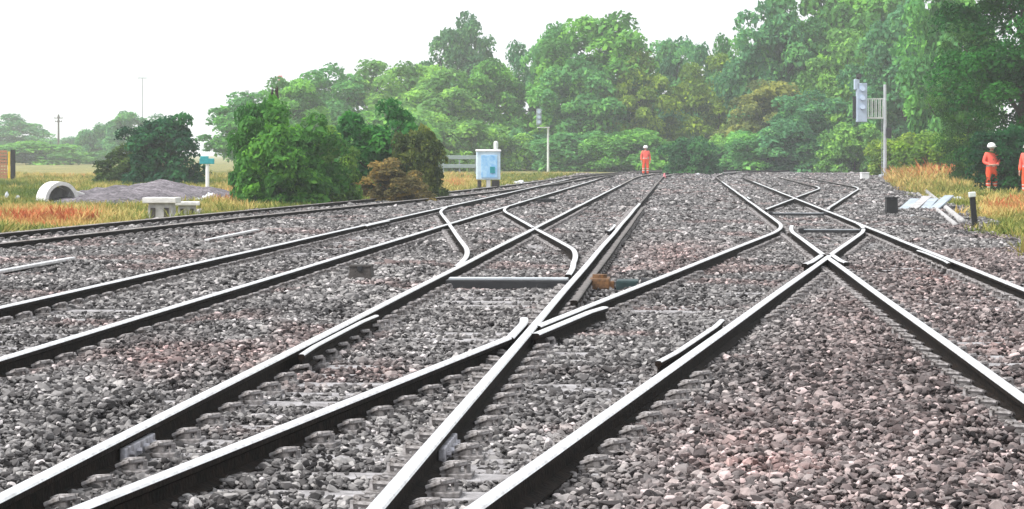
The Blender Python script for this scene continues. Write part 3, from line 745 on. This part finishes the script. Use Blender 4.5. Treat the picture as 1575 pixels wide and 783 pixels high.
def person(label, x, y, z, rz, arms='front', sc=1.0, group='track workers in orange'):
    rt = empty('person', (x, y, z), rz, label, 'person', group); rt.scale = (sc, sc, sc)
    # facing -Y
    J = {'pel': ((0, 0, .95), .125), 'belly': ((0, -.01, 1.10), .13), 'chest': ((0, 0, 1.30), .15), 'neckb': ((0, .01, 1.46), .075), 'neck': ((0, 0, 1.53), .055),
         'head': ((0, -.012, 1.61), .085), 'crown': ((0, -.005, 1.70), .085), 'nose': ((0, -.115, 1.615), .014)}
    Lk = [('pel', 'belly'), ('belly', 'chest'), ('chest', 'neckb'), ('neckb', 'neck'), ('neck', 'head'), ('head', 'crown'), ('head', 'nose')]
    for s, n in ((-1, 'l'), (1, 'r')):
        J[n + 'hip'] = ((s * .10, 0, .88), .098); J[n + 'kne'] = ((s * .12, -.015, .49), .066); J[n + 'ank'] = ((s * .13, .02, .09), .045); J[n + 'toe'] = ((s * .145, -.13, .045), .04)
        J[n + 'sho'] = ((s * .185, .005, 1.42), .070)
        if arms == 'front':
            J[n + 'elb'] = ((s * .265, .03, 1.15), .048); J[n + 'wri'] = ((s * .12, -.20, 1.06), .032); pd = Vector((-s * .8, -.45, .05)).normalized()
        else:
            J[n + 'elb'] = ((s * .255, .03, 1.14), .048); J[n + 'wri'] = ((s * .265, -.06, .90), .032); pd = Vector((0, -.15, -1)).normalized()
        Lk += [('pel', n + 'hip'), (n + 'hip', n + 'kne'), (n + 'kne', n + 'ank'), (n + 'ank', n + 'toe'), ('chest', n + 'sho'), (n + 'sho', n + 'elb'), (n + 'elb', n + 'wri')]
        w = Vector(J[n + 'wri'][0]); pm = w + pd * .085; J[n + 'pal'] = (tuple(pm), .032); Lk.append((n + 'wri', n + 'pal'))
        side = Vector((0, 0, 1)).cross(pd); side = side.normalized() if side.length > .3 else Vector((0, 1, 0))
        if arms == 'front': side = Vector((0, 0, 1))
        else: side = Vector((0, 1, 0))
        inn = Vector((-s, 0, 0)) if arms != 'front' else Vector((0, 1, 0))
        for f, (o_, ln) in enumerate(((-.030, .062), (-.010, .075), (.011, .070), (.030, .055))):
            b = pm + side * o_ + pd * .02; m_ = b + pd * ln * .55; e_ = m_ + pd * ln * .4 + inn * .02
            J[f'{n}f{f}a'] = (tuple(m_), .0095); J[f'{n}f{f}b'] = (tuple(e_), .008); Lk += [(n + 'pal', f'{n}f{f}a'), (f'{n}f{f}a', f'{n}f{f}b')]
        th = w + pd * .04 - side * .045; J[n + 't'] = (tuple(th + pd * .035), .010); Lk.append((n + 'wri', n + 't'))
    body = link('body', skin_mesh('body', J, Lk), M['skin'], rt, True)
    keep = {k: (p, (r if isinstance(r, tuple) else r + .022)) for k, (p, r) in J.items() if k[:4] in ('pel', 'bell', 'ches') or k == 'neckb' or k[1:] in ('hip', 'kne', 'sho', 'elb', 'wri', 'ank')}
    for n in 'lr':
        p, r = keep[n + 'ank']; keep[n + 'ank'] = ((p[0], p[1], .13), .075); p, r = keep[n + 'wri']; keep[n + 'wri'] = (p, .05)
    keep['neckb'] = ((0, .01, 1.47), .085)
    me = skin_mesh('overalls', keep, [e for e in Lk if e[0] in keep and e[1] in keep])
    ov = link('overalls', me, [M['orange'], M['band'], M['orange_pink']], rt, True)
    for p in me.polygons:
        c = p.center
        band = (.30 < c.z < .36) or (abs(c.x) < .2 and 1.02 < c.z < 1.075) or (.42 < c.z < .475)
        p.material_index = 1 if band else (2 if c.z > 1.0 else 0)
    for s in (-1, 1):
        mb = MB(); mb.box(s * .14, -.04, .055, .105, .29, .09, bev=.03); mb.cyl((s * .13, .03, .06), (s * .13, .03, .17), .062, .058, 12); mb.build('boot', M['boot'], rt, True)
    mb = MB()
    mb.ball((0, 0, 1.70), .135, (1, 1.15, .82), 20); mb.box(0, -.15, 1.672, .19, .09, .014, bev=.005); mb.cyl((0, 0, 1.655), (0, 0, 1.675), .148, .142, 20)
    mb.build('helmet', M['white'], rt, True)
    mb = MB()
    for s in (-1, 1): mb.ball((s * .034, -.095, 1.628), .012, (1, .6, .8), 8)
    mb.box(0, -.098, 1.565, .045, .012, .008); mb.build('face_features', M['black'], rt)
    mb = MB()
    mb.ball((0, .03, 1.625), .098, (1, .9, 1), 14); mb.build('hair', M['boot'], rt, True)
    return rt
p = gp(1525, 303, -.28); person('worker in orange overalls and white helmet standing before the big leafy tree', p[0], p[1], -.28, R(14), 'front', 1.12)
p = gp(1581, 305, -.28); person('orange clad worker cut off by the right edge of view', p[0], p[1], -.28, R(-35), 'side', 1.10)
p = (( 993 - 787.5) * 152 / FPX, 152, -.20); person('small distant worker in orange standing far down the line', p[0], p[1], -.12, R(8), 'side', 1.1)

# ------------------------------------------------------------------ signals
def signal_bracket():
    x, y, _ = gp(1361, 276); rt = empty('signal_bracket', (x, y, GZ), R(6), 'tall galvanised signal post with a bracket platform holding pale signal heads', 'signal')
    s = y / FPX                                         # metres per photo pixel here
    zt = lambda row: CAMH + (HZ - row) * s - GZ
    mb = MB(); mb.cyl((0, 0, 0), (0, 0, zt(130)), .11, .085, 14); mb.box(0, 0, .15, .6, .6, .3, bev=.03); mb.build('post', M['galv'], rt)
    mb = MB()
    for z in (zt(152), zt(181)): mb.box(-.55, 0, z, 1.1, .06, .06); mb.box(-.55, .55, z, 1.1, .05, .05)
    for k in range(5): mb.box(-.12 - k * .24, 0, (zt(152) + zt(181)) / 2, .045, .045, zt(152) - zt(181)); mb.box(-.12 - k * .24, .55, (zt(152) + zt(181)) / 2, .04, .04, zt(152) - zt(181))
    mb.box(-.55, .27, zt(182), 1.15, .6, .05)
    mb.build('platform', M['pale_post'], rt)
    mb = MB(); mb.box(-1.42, -.02, zt(158), .62, .34, zt(128) - zt(188), bev=.04)
    h = mb.build('signal_head', M['signal_back'], rt)
    mb = MB(); mb.box(-1.72, -.04, zt(130), .30, .30, .62, bev=.04); h2 = mb.build('signal_head', M['signal_back'], rt)
    mb = MB(); mb.box(-1.62, -.1, zt(118), .26, .24, .30, bev=.04); mb.cyl((-1.62, -.22, zt(118)), (-1.62, -.42, zt(117)), .12, .13, 12); mb.build('lamp_hood', M['dark_metal'], h2)
    mb = MB()
    for row in (138, 152, 166): mb.cyl((-1.42, -.19, zt(row)), (-1.42, -.36, zt(row - 1)), .13, .14, 14)
    mb.build('lamp_hood', M['signal_back'], h)
    mb = MB(); mb.box(-1.80, .1, zt(165), .22, .16, 1.3); mb.build('backing_board', M['dark_metal'], rt)
    mb = MB(); mb.box(.22, -.12, zt(205), .26, .26, .62, bev=.03); mb.cyl((.22, -.26, zt(200)), (.22, -.36, zt(200)), .09, .10, 12); mb.build('junction_box', M['dark_metal'], rt)
    mb = MB()
    for dx in (-.22, .22): mb.box(dx * .6 + .02, .25, zt(225), .03, .03, zt(182) - zt(270))
    for k in range(9): mb.box(.02, .25, .4 + k * .3, .28, .025, .025)
    mb.build('ladder', M['galv'], rt)
signal_bracket()
def slim_signal():
    x, y = (843 - 787.5) * 186 / FPX, 186; rt = empty('signal_post', (x, y, GZ), 0, 'slim pale signal post standing before the middle trees', 'signal')
    s = y / FPX; zt = lambda row: CAMH + (HZ - row) * s - GZ
    mb = MB(); mb.cyl((0, 0, 0), (0, 0, zt(196)), .10, .08, 10); mb.build('post', M['pale_post'], rt)
    mb = MB(); mb.box(-.38, 0, zt(196), 1.0, .35, .08); mb.build('platform', M['pale_post'], rt)
    mb = MB(); mb.box(-.72, -.05, zt(180), .42, .3, 1.3, bev=.05); h = mb.build('signal_head', M['grey_rail'], rt)
    mb = MB()
    for d in (-.4, 0, .4): mb.cyl((-.72, -.2, zt(180) + d), (-.72, -.38, zt(180) + d), .13, .14, 12)
    mb.build('lamp_hood', M['signal_back'], h)
slim_signal()

# ------------------------------------------------------------------ lineside equipment
def cabinet():
    x, y, _ = gp(751, 296, -.25); s = y / FPX; rt = empty('equipment_cabinet', (x, y, -.25), R(5), 'white cabinet with a pale blue door standing on legs beside the left track', 'cabinet')
    mb = MB(); mb.box(0, 0, 1.10, 36 * s, .5, 1.15, bev=.02); c = mb.build('cabinet_body', M['cab'], rt)
    mb = MB(); mb.box(.02, -.262, 1.06, .66, .03, .92, bev=.01); d = mb.build('door', M['pale_blue'], c)
    mb = MB(); mb.box(.15, -.285, .92, .20, .02, .26, bev=.004); mb.build('teal_plate', M['teal'], d)
    mb = MB(); mb.box(0, 0, 1.71, 38 * s, .58, .06, rx=.04, bev=.01); mb.build('lid', M['white'], rt)
    mb = MB(); mb.box(0, 0, .27, .16, .3, .56, bev=.01); mb.build('leg_or_gap_shade', M['white'], rt)
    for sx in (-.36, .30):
        mb = MB(); mb.box(sx, .02, .25, .14 if sx < 0 else .30, .35, .5, bev=.02); mb.build('leg_or_gap_shade', M['dark_box'], rt)  # dark blocks standing for the shade in the gap under the cabinet
    mb = MB(); mb.cyl((.32, .1, 1.72), (.32, .1, 2.0), .09, .10, 12); mb.ball((.32, .1, 2.0), .10); mb.build('vent', M['pale_post'], rt)
cabinet()
def teal_board():
    x, y, _ = gp(319, 298, -.25); s = y / FPX; rt = empty('marker_board', (x, y, -.25), R(-6), 'small teal marker board on a pale post before the dark bush', 'marker board')
    mb = MB(); mb.cyl((0, 0, 0), (0, 0, 46 * s), .075, .07, 10); mb.build('post', M['white'], rt)
    mb = MB(); mb.box(0, -.08, 50 * s, .60, .05, .22, bev=.02); mb.box(-.1, -.08, 50 * s + .13, .34, .045, .14, bev=.02); mb.build('board', M['teal'], rt)
teal_board()
def post(name, label, cat, px, base, top, wpx, m, cap=None, lean=0.0):
    x, y, _ = gp(px, base, -.27); s = y / FPX; h = (base - top) * s; w = wpx * s
    rt = empty(name, (x, y, -.27), 0, label, cat); rt.rotation_euler = (0, lean, 0)
    mb = MB(); mb.box(0, 0, h / 2, w, w, h, bev=w * .08); mb.build('post', m, rt)
    if cap: mb = MB(); mb.box(0, 0, h + w * .5, w * 1.3, w * 1.3, w * 1.0, bev=w * .15); mb.build('cap', cap, rt)
post('marker_post', 'black post with a pale cap leaning at the right verge', 'post', 1501, 366, 303, 8, M['black'], M['pale_post'], R(-5))
post('fence_post', 'dark timber post standing at the left edge of the field', 'post', 20, 284, 230, 6.5, M['black'])
def barrier():
    x, y, _ = gp(4, 283, -.27); s = y / FPX; rt = empty('safety_barrier', (x, y, -.27), 0, 'faded orange brown slatted barrier with yellow end post at the left edge', 'barrier')
    mb = MB()
    for k in range(9): mb.box(-.2, 0, .35 + k * .17, 26 * s, .03, .12)
    for k in range(6): mb.box(-.2 - 11 * s + k * 4.4 * s, .02, .95, .05, .02, 1.5)
    mb.build('mesh_panel', M['barrier_orange'], rt)
    mb = MB(); mb.box(10 * s, 0, .85, .10, .10, 1.7, bev=.01); mb.build('end_post', M['yellow'], rt)
barrier()
def pole(name, label, cat, px, Y, top, r, m, arms=()):
    x = (px - 787.5) * Y / FPX; s = Y / FPX; h = CAMH + (HZ - top) * s + .28; rt = empty(name, (x, Y, -.28), 0, label, cat)
    mb = MB(); mb.cyl((0, 0, 0), (0, 0, h), r, r * .7, 10); mb.build('pole', m, rt)
    for nm, dz, w, hh, mm in arms:
        mb = MB(); mb.box(0, 0, h + dz, w, .18, hh, bev=.02)
        if nm == 'crossarm':
            for k in range(4): mb.cyl((-w * .42 + k * w * .28, 0, h + dz), (-w * .42 + k * w * .28, 0, h + dz + .28), .05, .04, 6)
        mb.build(nm, mm, rt)
pole('telegraph_pole', 'brown telegraph pole standing in the distant field on the left', 'telegraph pole', 90, 380, 176, .20, M['wood'], (('crossarm', -.6, 1.4, .14, M['wood']), ('crossarm', -1.2, 1.2, .14, M['wood'])))
pole('lamp_mast', 'faint tall lamp mast in the far haze above the dark bush', 'lamp mast', 219, 430, 120, .16, M['galv'], (('lamp_head', 0, 1.7, .22, M['galv']),))
pole('lamp_mast', 'short lamp mast peeping over the pale rounded left tree', 'lamp mast', 380, 300, 141, .09, M['galv'], (('lamp_head', 0, .55, .4, M['galv']),))
pole('radio_mast', 'mast with a faded reddish top above the left trees', 'mast', 431, 290, 118, .13, M['galv'], (('beacon', -.4, .5, 1.1, M['pink']),))
pole('radio_mast', 'thin mast poking above the big domed tree', 'mast', 938, 300, 22, .13, M['dark_metal'], (('beacon', -.3, .4, .8, M['dark_metal']),))

def box_thing(name, label, cat, px, base, wpx, hpx, dep, m, taper=.85, z=-.12, lid=None, rz=0.0):
    x, y, _ = gp(px, base, z); s = y / FPX; rt = empty(name, (x, y, z - .02), rz, label, cat)
    w, h = wpx * s, hpx * s
    mb = MB(); mb.box(0, 0, h / 2, w, dep, h, bev=.012, taper=taper); mb.build('housing', m, rt)
    mb = MB(); mb.box(0, 0, h + .006, w * taper * 1.08, dep * taper * 1.08, .03, bev=.008); l = mb.build('lid', lid or m, rt)
    mb = MB(); mb.box(0, -dep * taper * .56, h - .02, .05, .02, .05, bev=.004); mb.cyl((w * .2, 0, h), (w * .2, 0, h + .035), .012, n=8); mb.build('latch', M['dark_metal'], l)
    return rt
box_thing('trackside_box', 'dark brown box with sloping sides on the ballast between the left tracks', 'trackside box', 556, 434, 39, 27, .30, M['dark_box'], .8, rz=R(-5))
box_thing('trackside_box', 'low black box beside the track just beyond the short crossover', 'trackside box', 841, 315, 30, 9, .35, M['black'], .9, rz=R(-4))
box_thing('equipment_case', 'upright black case with pale foot left of the pale panels', 'equipment case', 1371, 333, 18, 30, .3, M['black'], .92, z=-.14)
x, y, _ = gp(1369, 338, -.2)
# concrete blocks, rubbish, culvert on the left
def lidded_block(label, px, base, wpx, hpx, rz):
    x, y, _ = gp(px, base, -.27); s = y / FPX; w, h = wpx * s, hpx * s; rt = empty('concrete_block', (x, y, -.27), rz, label, 'concrete block', 'concrete blocks on the left verge')
    mb = MB(); mb.box(0, 0, h * .45, w * .78, .5, h * .9, bev=.02, taper=.86); mb.build('base', M['concrete'], rt)
    mb = MB(); mb.box(0, 0, h * .92, w, .62, h * .24, bev=.02); mb.build('cap_slab', M['concrete_pale'], rt)
    mb = MB(); mb.box(-w * .2, -.24, h * .35, w * .14, .03, h * .5); mb.box(w * .2, -.24, h * .35, w * .14, .03, h * .5); mb.build('painted_recess', M['dark_box'], rt)  # proud dark strips, the shade of a hollow given by colour
lidded_block('larger grey concrete block with a pale overhanging top by the left track', 249, 341, 52, 36, R(-4))
lidded_block('smaller pale concrete block beside the bigger one', 288, 335, 38, 24, R(6))
def rumpled(name, label, cat, px, base, wpx, hpx, m, seed, dep=.8, z=-.27):
    x, y, _ = gp(px, base, z); s = y / FPX; w, h = wpx * s, hpx * s; bm = bmesh.new(); bmesh.ops.create_icosphere(bm, subdivisions=4, radius=.5)
    o_ = Vector((seed * 3.1, seed, 0))
    for v in bm.verts:
        k = 1 + .55 * mnoise.noise(v.co * 3.2 + o_) + .25 * mnoise.noise(v.co * 8 + o_)
        v.co = Vector((v.co.x * w * k, v.co.y * dep * k, max(v.co.z * 2 * k, -.05) * h * .9))
    me = bpy.data.meshes.new(name); bm.to_mesh(me); bm.free(); ob = link(name, me, m, None, False); ob.location = (x, y, z); tag(ob, label, cat); return ob
rumpled('rubbish_sack', 'crumpled white sheeting beside the concrete blocks', 'rubbish', 322, 317, 40, 21, M['white_sheet'], 2)
rumpled('rubbish_sack', 'scrap of white plastic on the yellow grass at far left', 'rubbish', 9, 313, 12, 15, M['white_sheet'], 5, .3)
rumpled('rubbish_sack', 'tiny pale scrap right of the white plastic at far left', 'rubbish', 27, 313, 9, 12, M['white_sheet'], 6, .25)
rumpled('rubbish_sack', 'torn white sheeting heaped beside the two pale pipes', 'rubbish', 1468, 314, 34, 12, M['white_sheet'], 9, 1.0, -.25)
rumpled('rubbish_sack', 'white bundle lying right of the blue and white cabinet', 'rubbish', 798, 287, 24, 9, M['white_sheet'], 12, .6, -.25)
rumpled('rubbish_sack', 'flat white sack on the far ballast beyond the cabinet', 'rubbish', 793, 259, 26, 10, M['white_sheet'], 13, .8, -.25)
rumpled('rubbish_sack', 'small white bundle in front of the vivid green bush', 'rubbish', 1074, 273, 15, 6, M['white_sheet'], 14, .5, -.25)
def culvert():
    x, y, _ = gp(88, 309, -.12); s = y / FPX; rt = empty('culvert_shell', (x, y, -.12), R(24), 'white arched shell with a dark opening on the gravel heap', 'culvert')
    n = 14; r1, r2, L = 26 * s, 21 * s, 1.3; V = []; F = []
    for j, yy in enumerate((-L / 2, L / 2)):
        for i in range(n + 1):
            a = math.pi * i / n
            V.append((r1 * math.cos(a), yy, r1 * 1.15 * math.sin(a)))
            V.append((r2 * math.cos(a), yy, r2 * 1.15 * math.sin(a)))
    m = 2 * (n + 1)
    for i in range(n):
        a = 2 * i
        F += [(a, a + 2, a + 2 + m, a + m), (a + 1, a + 1 + m, a + 3 + m, a + 3), (a, a + 1, a + 3, a + 2), (a + m, a + 2 + m, a + 3 + m, a + 1 + m)]
    me = bpy.data.meshes.new('shell'); me.from_pydata(V, [], F); me.update(); link('shell', me, M['concrete_pale'], rt)
    mb = MB(); mb.cyl((0, .2, 0), (0, .24, 0), r2 * 1.02, n=28); mb.build('inner_wall', M['concrete'], rt)
    mb = MB(); mb.box(28 * s, .1, .16, 24 * s, .5, .30, bev=.03, ry=.35); mb.build('side_slab', M['concrete_pale'], rt)
culvert()
rumpled('rubble_heap', 'low pale heap of rubble in front of the arched shell', 'rubble', 102, 313, 62, 15, M['concrete'], 21, 1.2)
rumpled('rubble_heap', 'small grey lump of rubble right of the larger concrete block', 'rubble', 309, 330, 18, 8, M['concrete'], 23, .4)
def heap():
    x, y, _ = gp(148, 320, -.28); n = 40; V = []; F = []
    for j in range(n + 1):
        for i in range(n + 1):
            u, v = i / n * 2 - 1, j / n * 2 - 1; d = math.hypot(u, v); k = max(0, 1 - d ** 2) ** .7
            q = .42 + .12 * u + .5 * mnoise.noise(Vector((u * 2, v * 2, 3))) * .35 + .10 * mnoise.noise(Vector((u * 9, v * 9, 1)))
            V.append((u * 3.2, v * 8.5, k * q * 1.25 + .04))
    F = [(j * (n + 1) + i, j * (n + 1) + i + 1, (j + 1) * (n + 1) + i + 1, (j + 1) * (n + 1) + i) for j in range(n) for i in range(n)]
    me = bpy.data.meshes.new('gravel_heap'); me.from_pydata(V, [], F); me.update(); o = link('gravel_heap', me, M['mound'], None, True); o.location = (x, y + 8.5, -.28)
    tag(o, 'low grey gravel heap in the grass before the dark bush', 'gravel heap')
heap()
# barrier in the distance
def guard():
    x, y = (700 - 787.5) * 160 / FPX, 160; rt = empty('guard_rail', (x, y, -.28), R(3), 'grey two bar guard rail left of the blue and white cabinet', 'guard rail')
    for z in (.75, 1.35): mb = MB(); mb.box(-.3, 0, z, 3.6, .06, .26, bev=.02); mb.build('beam', M['grey_rail'], rt)
    for k in range(4): mb = MB(); mb.box(-1.9 + k * 1.1, .08, .75, .10, .10, 1.5); mb.build('post', M['grey_rail'], rt)
guard()
def white_box():
    x, y, _ = gp(1330, 277, -.13); s = y / FPX; rt = empty('equipment_case', (x, y, -.13), R(5), 'small white case at the far right end of the ballast', 'equipment case')
    mb = MB(); mb.box(0, 0, .2, 12 * s, .4, .36, bev=.02); mb.build('housing', M['white'], rt); mb = MB(); mb.box(0, 0, .40, 13 * s, .45, .05, bev=.01); mb.build('lid', M['white'], rt)
white_box()
def pink_marker():
    x, y, _ = gp(1022, 277, -.22); s = y / FPX; rt = empty('marker_cone', (x, y, -.22), 0, 'small faded pink marker right of the distant worker', 'marker')
    mb = MB(); mb.cyl((0, 0, .03), (0, 0, .42), .13, .04, 14); mb.build('cone', M['pink'], rt); mb = MB(); mb.box(0, 0, .02, .34, .34, .04, bev=.01); mb.build('base', M['pink'], rt)
pink_marker()
# materials stacked at the right
def panels():
    x, y, _ = gp(1410, 327, -.16); s = y / FPX; rt = empty('panel_stack', (x, y, -.16), R(-20), 'tilted stack of pale grey panels right of the black case', 'panel stack')
    for k, (dx, dy, lift, rz, tl) in enumerate(((-.40, 1.0, .16, .02, 7), (-.14, 1.15, .20, -.03, 9), (.13, .95, .17, .03, 8), (.40, 1.2, .21, -.04, 9))):
        mb = MB(); mb.box(dx, dy, lift, .24, 2.2 - .1 * (k % 3), .05, rz=rz, rx=R(tl), bev=.008); mb.build('panel', (M['dull_sheet'], M['concrete'], M['dull_sheet'])[k % 3], rt)
    for yy, zz in ((.15, .04), (1.6, .12)):
        mb = MB(); mb.box(0, yy, zz, .9, .14, zz * 2, bev=.01); mb.build('support', M['dark_box'], rt)
panels()
def lying(name, label, cat, p0, p1, r, m, group=None, kind='pipe', z=-.13):
    a, b = Vector(gp(*p0, z)), Vector(gp(*p1, z)); mid = (a + b) / 2; d = b - a; rz = math.atan2(d.y, d.x)
    rt = empty(name, (mid.x, mid.y, z), rz, label, cat, group); L = d.length / 2
    if kind == 'pipe':
        mb = MB(); mb.cyl((-L, 0, r), (L, 0, r), r, n=12); mb.build('pipe', m, rt, True)
        mb = MB(); mb.cyl((-L - .02, 0, r), (-L + .12, 0, r), r * 1.25, n=12); mb.build('collar', M['galv'], rt)
    else:
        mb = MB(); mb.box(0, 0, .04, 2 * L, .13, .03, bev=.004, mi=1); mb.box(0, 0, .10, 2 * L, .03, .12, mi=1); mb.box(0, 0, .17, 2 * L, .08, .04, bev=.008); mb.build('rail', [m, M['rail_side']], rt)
        mb = MB(); mb.box(0, 0, -.02, .16, .6, .10, bev=.01); mb.build('packing', M['sleeper'], rt)
lying('pale_pipe', 'longer pale pipe lying on the ballast by the black post', 'pipe', (1424, 297), (1480, 346), .07, M['concrete'], 'pale pipes at the right verge')
lying('pale_pipe', 'pale pipe nearer the tilted panels', 'pipe', (1412, 301), (1470, 351), .055, M['concrete'], 'pale pipes at the right verge')
lying('timber_baulk', 'dark timber baulk on the ballast left of the pipes', 'timber', (1404, 338), (1436, 345), .05, M['wood'])
lying('spare_rail', 'spare length of rail lying on ballast at the left edge', 'rail', (-60, 452), (112, 417), .05, M['rail_top'], 'spare rails', 'rail', -.23)
lying('spare_rail', 'short spare rail lying on ballast between the left tracks', 'rail', (318, 386), (396, 368), .05, M['rail_top'], 'spare rails', 'rail', -.23)
def trough():
    a, b = Vector(gp(1383, 279, -.24)), Vector(gp(1465, 297, -.24)); d = b - a; rt = empty('cable_trough', ((a + b) / 2)[:], math.atan2(d.y, d.x), 'pale concrete cable trough edging the dry grass on the right', 'cable trough')
    n = 22; L = d.length
    mb = MB(); mb.box(0, 0, .06, L, .38, .14); mb.build('channel', M['concrete'], rt)
    for k in range(n):
        mb = MB(); mb.box(-L / 2 + (k + .5) * L / n, random.uniform(-.02, .02), .155, L / n * .97, .44, .05, bev=.008); mb.build('cover_slab', M['concrete_pale'], rt)
trough()

# ------------------------------------------------------------------ point gear
def drive():
    y = 25.4; rt = empty('point_machine', (wx(-.60, y), y, -.15), -U, 'rusty orange and teal point machine in the six foot with its long drive bar', 'point machine')
    mb = MB(); mb.box(-.30, 0, .08, .22, .42, .12, bev=.02); mb.cyl((-.30, -.05, .14), (-.30, -.05, .18), .08, n=14); mb.box(-.17, -.1, .07, .06, .16, .08, bev=.01); mb.build('gearbox', M['rust_orange'], rt)
    mb = MB(); mb.box(.0, 0, .06, .24, .36, .12, bev=.02); mb.build('motor_cover', M['teal_dark'], rt)
    mb = MB(); mb.cyl((.14, .1, .08), (.28, .1, .07), .06, .05, 12); mb.box(.25, .1, .05, .08, .2, .09, bev=.01); mb.build('motor', M['dark_metal'], rt)
    mb = MB(); mb.box(-1.30, .05, .02, 1.36, .20, .18, bev=.01); mb.build('drive_bar', M['dark_metal'], rt)
    mb = MB(); mb.box(-1.30, .09, .122, 1.30, .18, .022, bev=.004); mb.build('pale_bar_top', M['galv'], rt)  # pale strip along the top of the dark bar
drive()
def stretcher(label, y, ta, tb, z=-.055):
    rt = empty('stretcher_bar', (wx((ta + tb) / 2, y), y, z), -U, label, 'stretcher bar', 'stretcher bars between switch rails')
    w = tb - ta
    mb = MB(); mb.box(0, 0, 0, w, .10, .05, bev=.008); mb.build('bar', M['dark_metal'], rt)
    mb = MB(); mb.box(0, -.01, .034, w * .92, .05, .014); mb.build('pale_bar_top', M['galv'], rt)  # narrow pale strip on top
    for s in (-1, 1): mb = MB(); mb.box(s * (w / 2 - .04), 0, .01, .09, .15, .10, bev=.01); mb.build('bracket', M['dark_metal'], rt)
stretcher('nearer dark stretcher bar across the right hand diamond', 41.9, T3 - .55, T3 + .62)
stretcher('farther dark stretcher bar across the right hand turnout', 53.5, T3 - .66, T3 + .66)

# ------------------------------------------------------------------ air
HAZE = 0.0006
mb = MB(); mb.box(0, 720, 10.5, 1840, 1600, 25.0)
hz = mb.build('haze', None); tag(hz, 'thin pale haze hanging over the yard', 'haze', kind='stuff')
m = bpy.data.materials.new('haze_air'); m.use_nodes = True; nt = m.node_tree; nt.nodes.remove(nt.nodes['Principled BSDF'])
pv = nt.nodes.new('ShaderNodeVolumePrincipled'); pv.inputs['Color'].default_value = (0.93, 0.97, 1.0, 1); pv.inputs['Density'].default_value = HAZE; pv.inputs['Anisotropy'].default_value = 0.2
nt.links.new(pv.outputs[0], nt.nodes['Material Output'].inputs['Volume']); hz.data.materials.append(m)

# ------------------------------------------------------------------ light
SUN_EL, SUN_AZ = 54.0, -112.0          # degrees; azimuth measured from +Y towards +X (negative = left)
w = bpy.data.worlds.new('World'); S.world = w; w.use_nodes = True; nt = w.node_tree
bg = nt.nodes['Background']; bg.inputs['Strength'].default_value = 0.15
sky = nt.nodes.new('ShaderNodeTexSky'); sky.sky_type = 'NISHITA'; sky.sun_disc = False
sky.sun_elevation = R(SUN_EL); sky.sun_rotation = R(SUN_AZ); sky.air_density = 1.0; sky.dust_density = 6.0; sky.ozone_density = 1.0
hs = nt.nodes.new('ShaderNodeHueSaturation'); hs.inputs['Saturation'].default_value = 0.18
nt.links.new(sky.outputs[0], hs.inputs['Color'])
cl = nt.nodes.new('ShaderNodeMix'); cl.data_type = 'RGBA'; cl.inputs['Factor'].default_value = 0.82      # overcast: cloud white over the clear sky
cl.inputs['B'].default_value = (2.75, 2.85, 2.95, 1)
nt.links.new(hs.outputs[0], cl.inputs['A']); nt.links.new(cl.outputs['Result'], bg.inputs['Color'])
sl = bpy.data.lights.new('sun', 'SUN'); sl.energy = 1.35; sl.angle = R(14); sl.color = (1.0, 0.97, 0.93)
so = bpy.data.objects.new('sun', sl); COL.objects.link(so)
d = Vector((math.sin(R(SUN_AZ)) * math.cos(R(SUN_EL)), math.cos(R(SUN_AZ)) * math.cos(R(SUN_EL)), math.sin(R(SUN_EL))))
so.rotation_euler = (-d).to_track_quat('-Z', 'Y').to_euler(); so.location = d * 60

cam = bpy.data.cameras.new('camera'); cam.sensor_width = 36; cam.lens = 36 * FPX / 1575; cam.shift_y = -(391.5 - HZ) / 1575; cam.clip_end = 4000; cam.clip_start = .1
co = bpy.data.objects.new('camera', cam); COL.objects.link(co); co.location = (0, 0, CAMH); co.rotation_euler = (R(90), 0, 0); S.camera = co

vs = S.view_settings; vs.view_transform = 'Standard'; vs.look = 'None'; vs.exposure = 1.68; vs.gamma = 1; vs.use_curve_mapping = False
S.cycles.volume_bounces = 1; S.cycles.max_bounces = 6; S.cycles.diffuse_bounces = 3; S.cycles.use_denoising = True
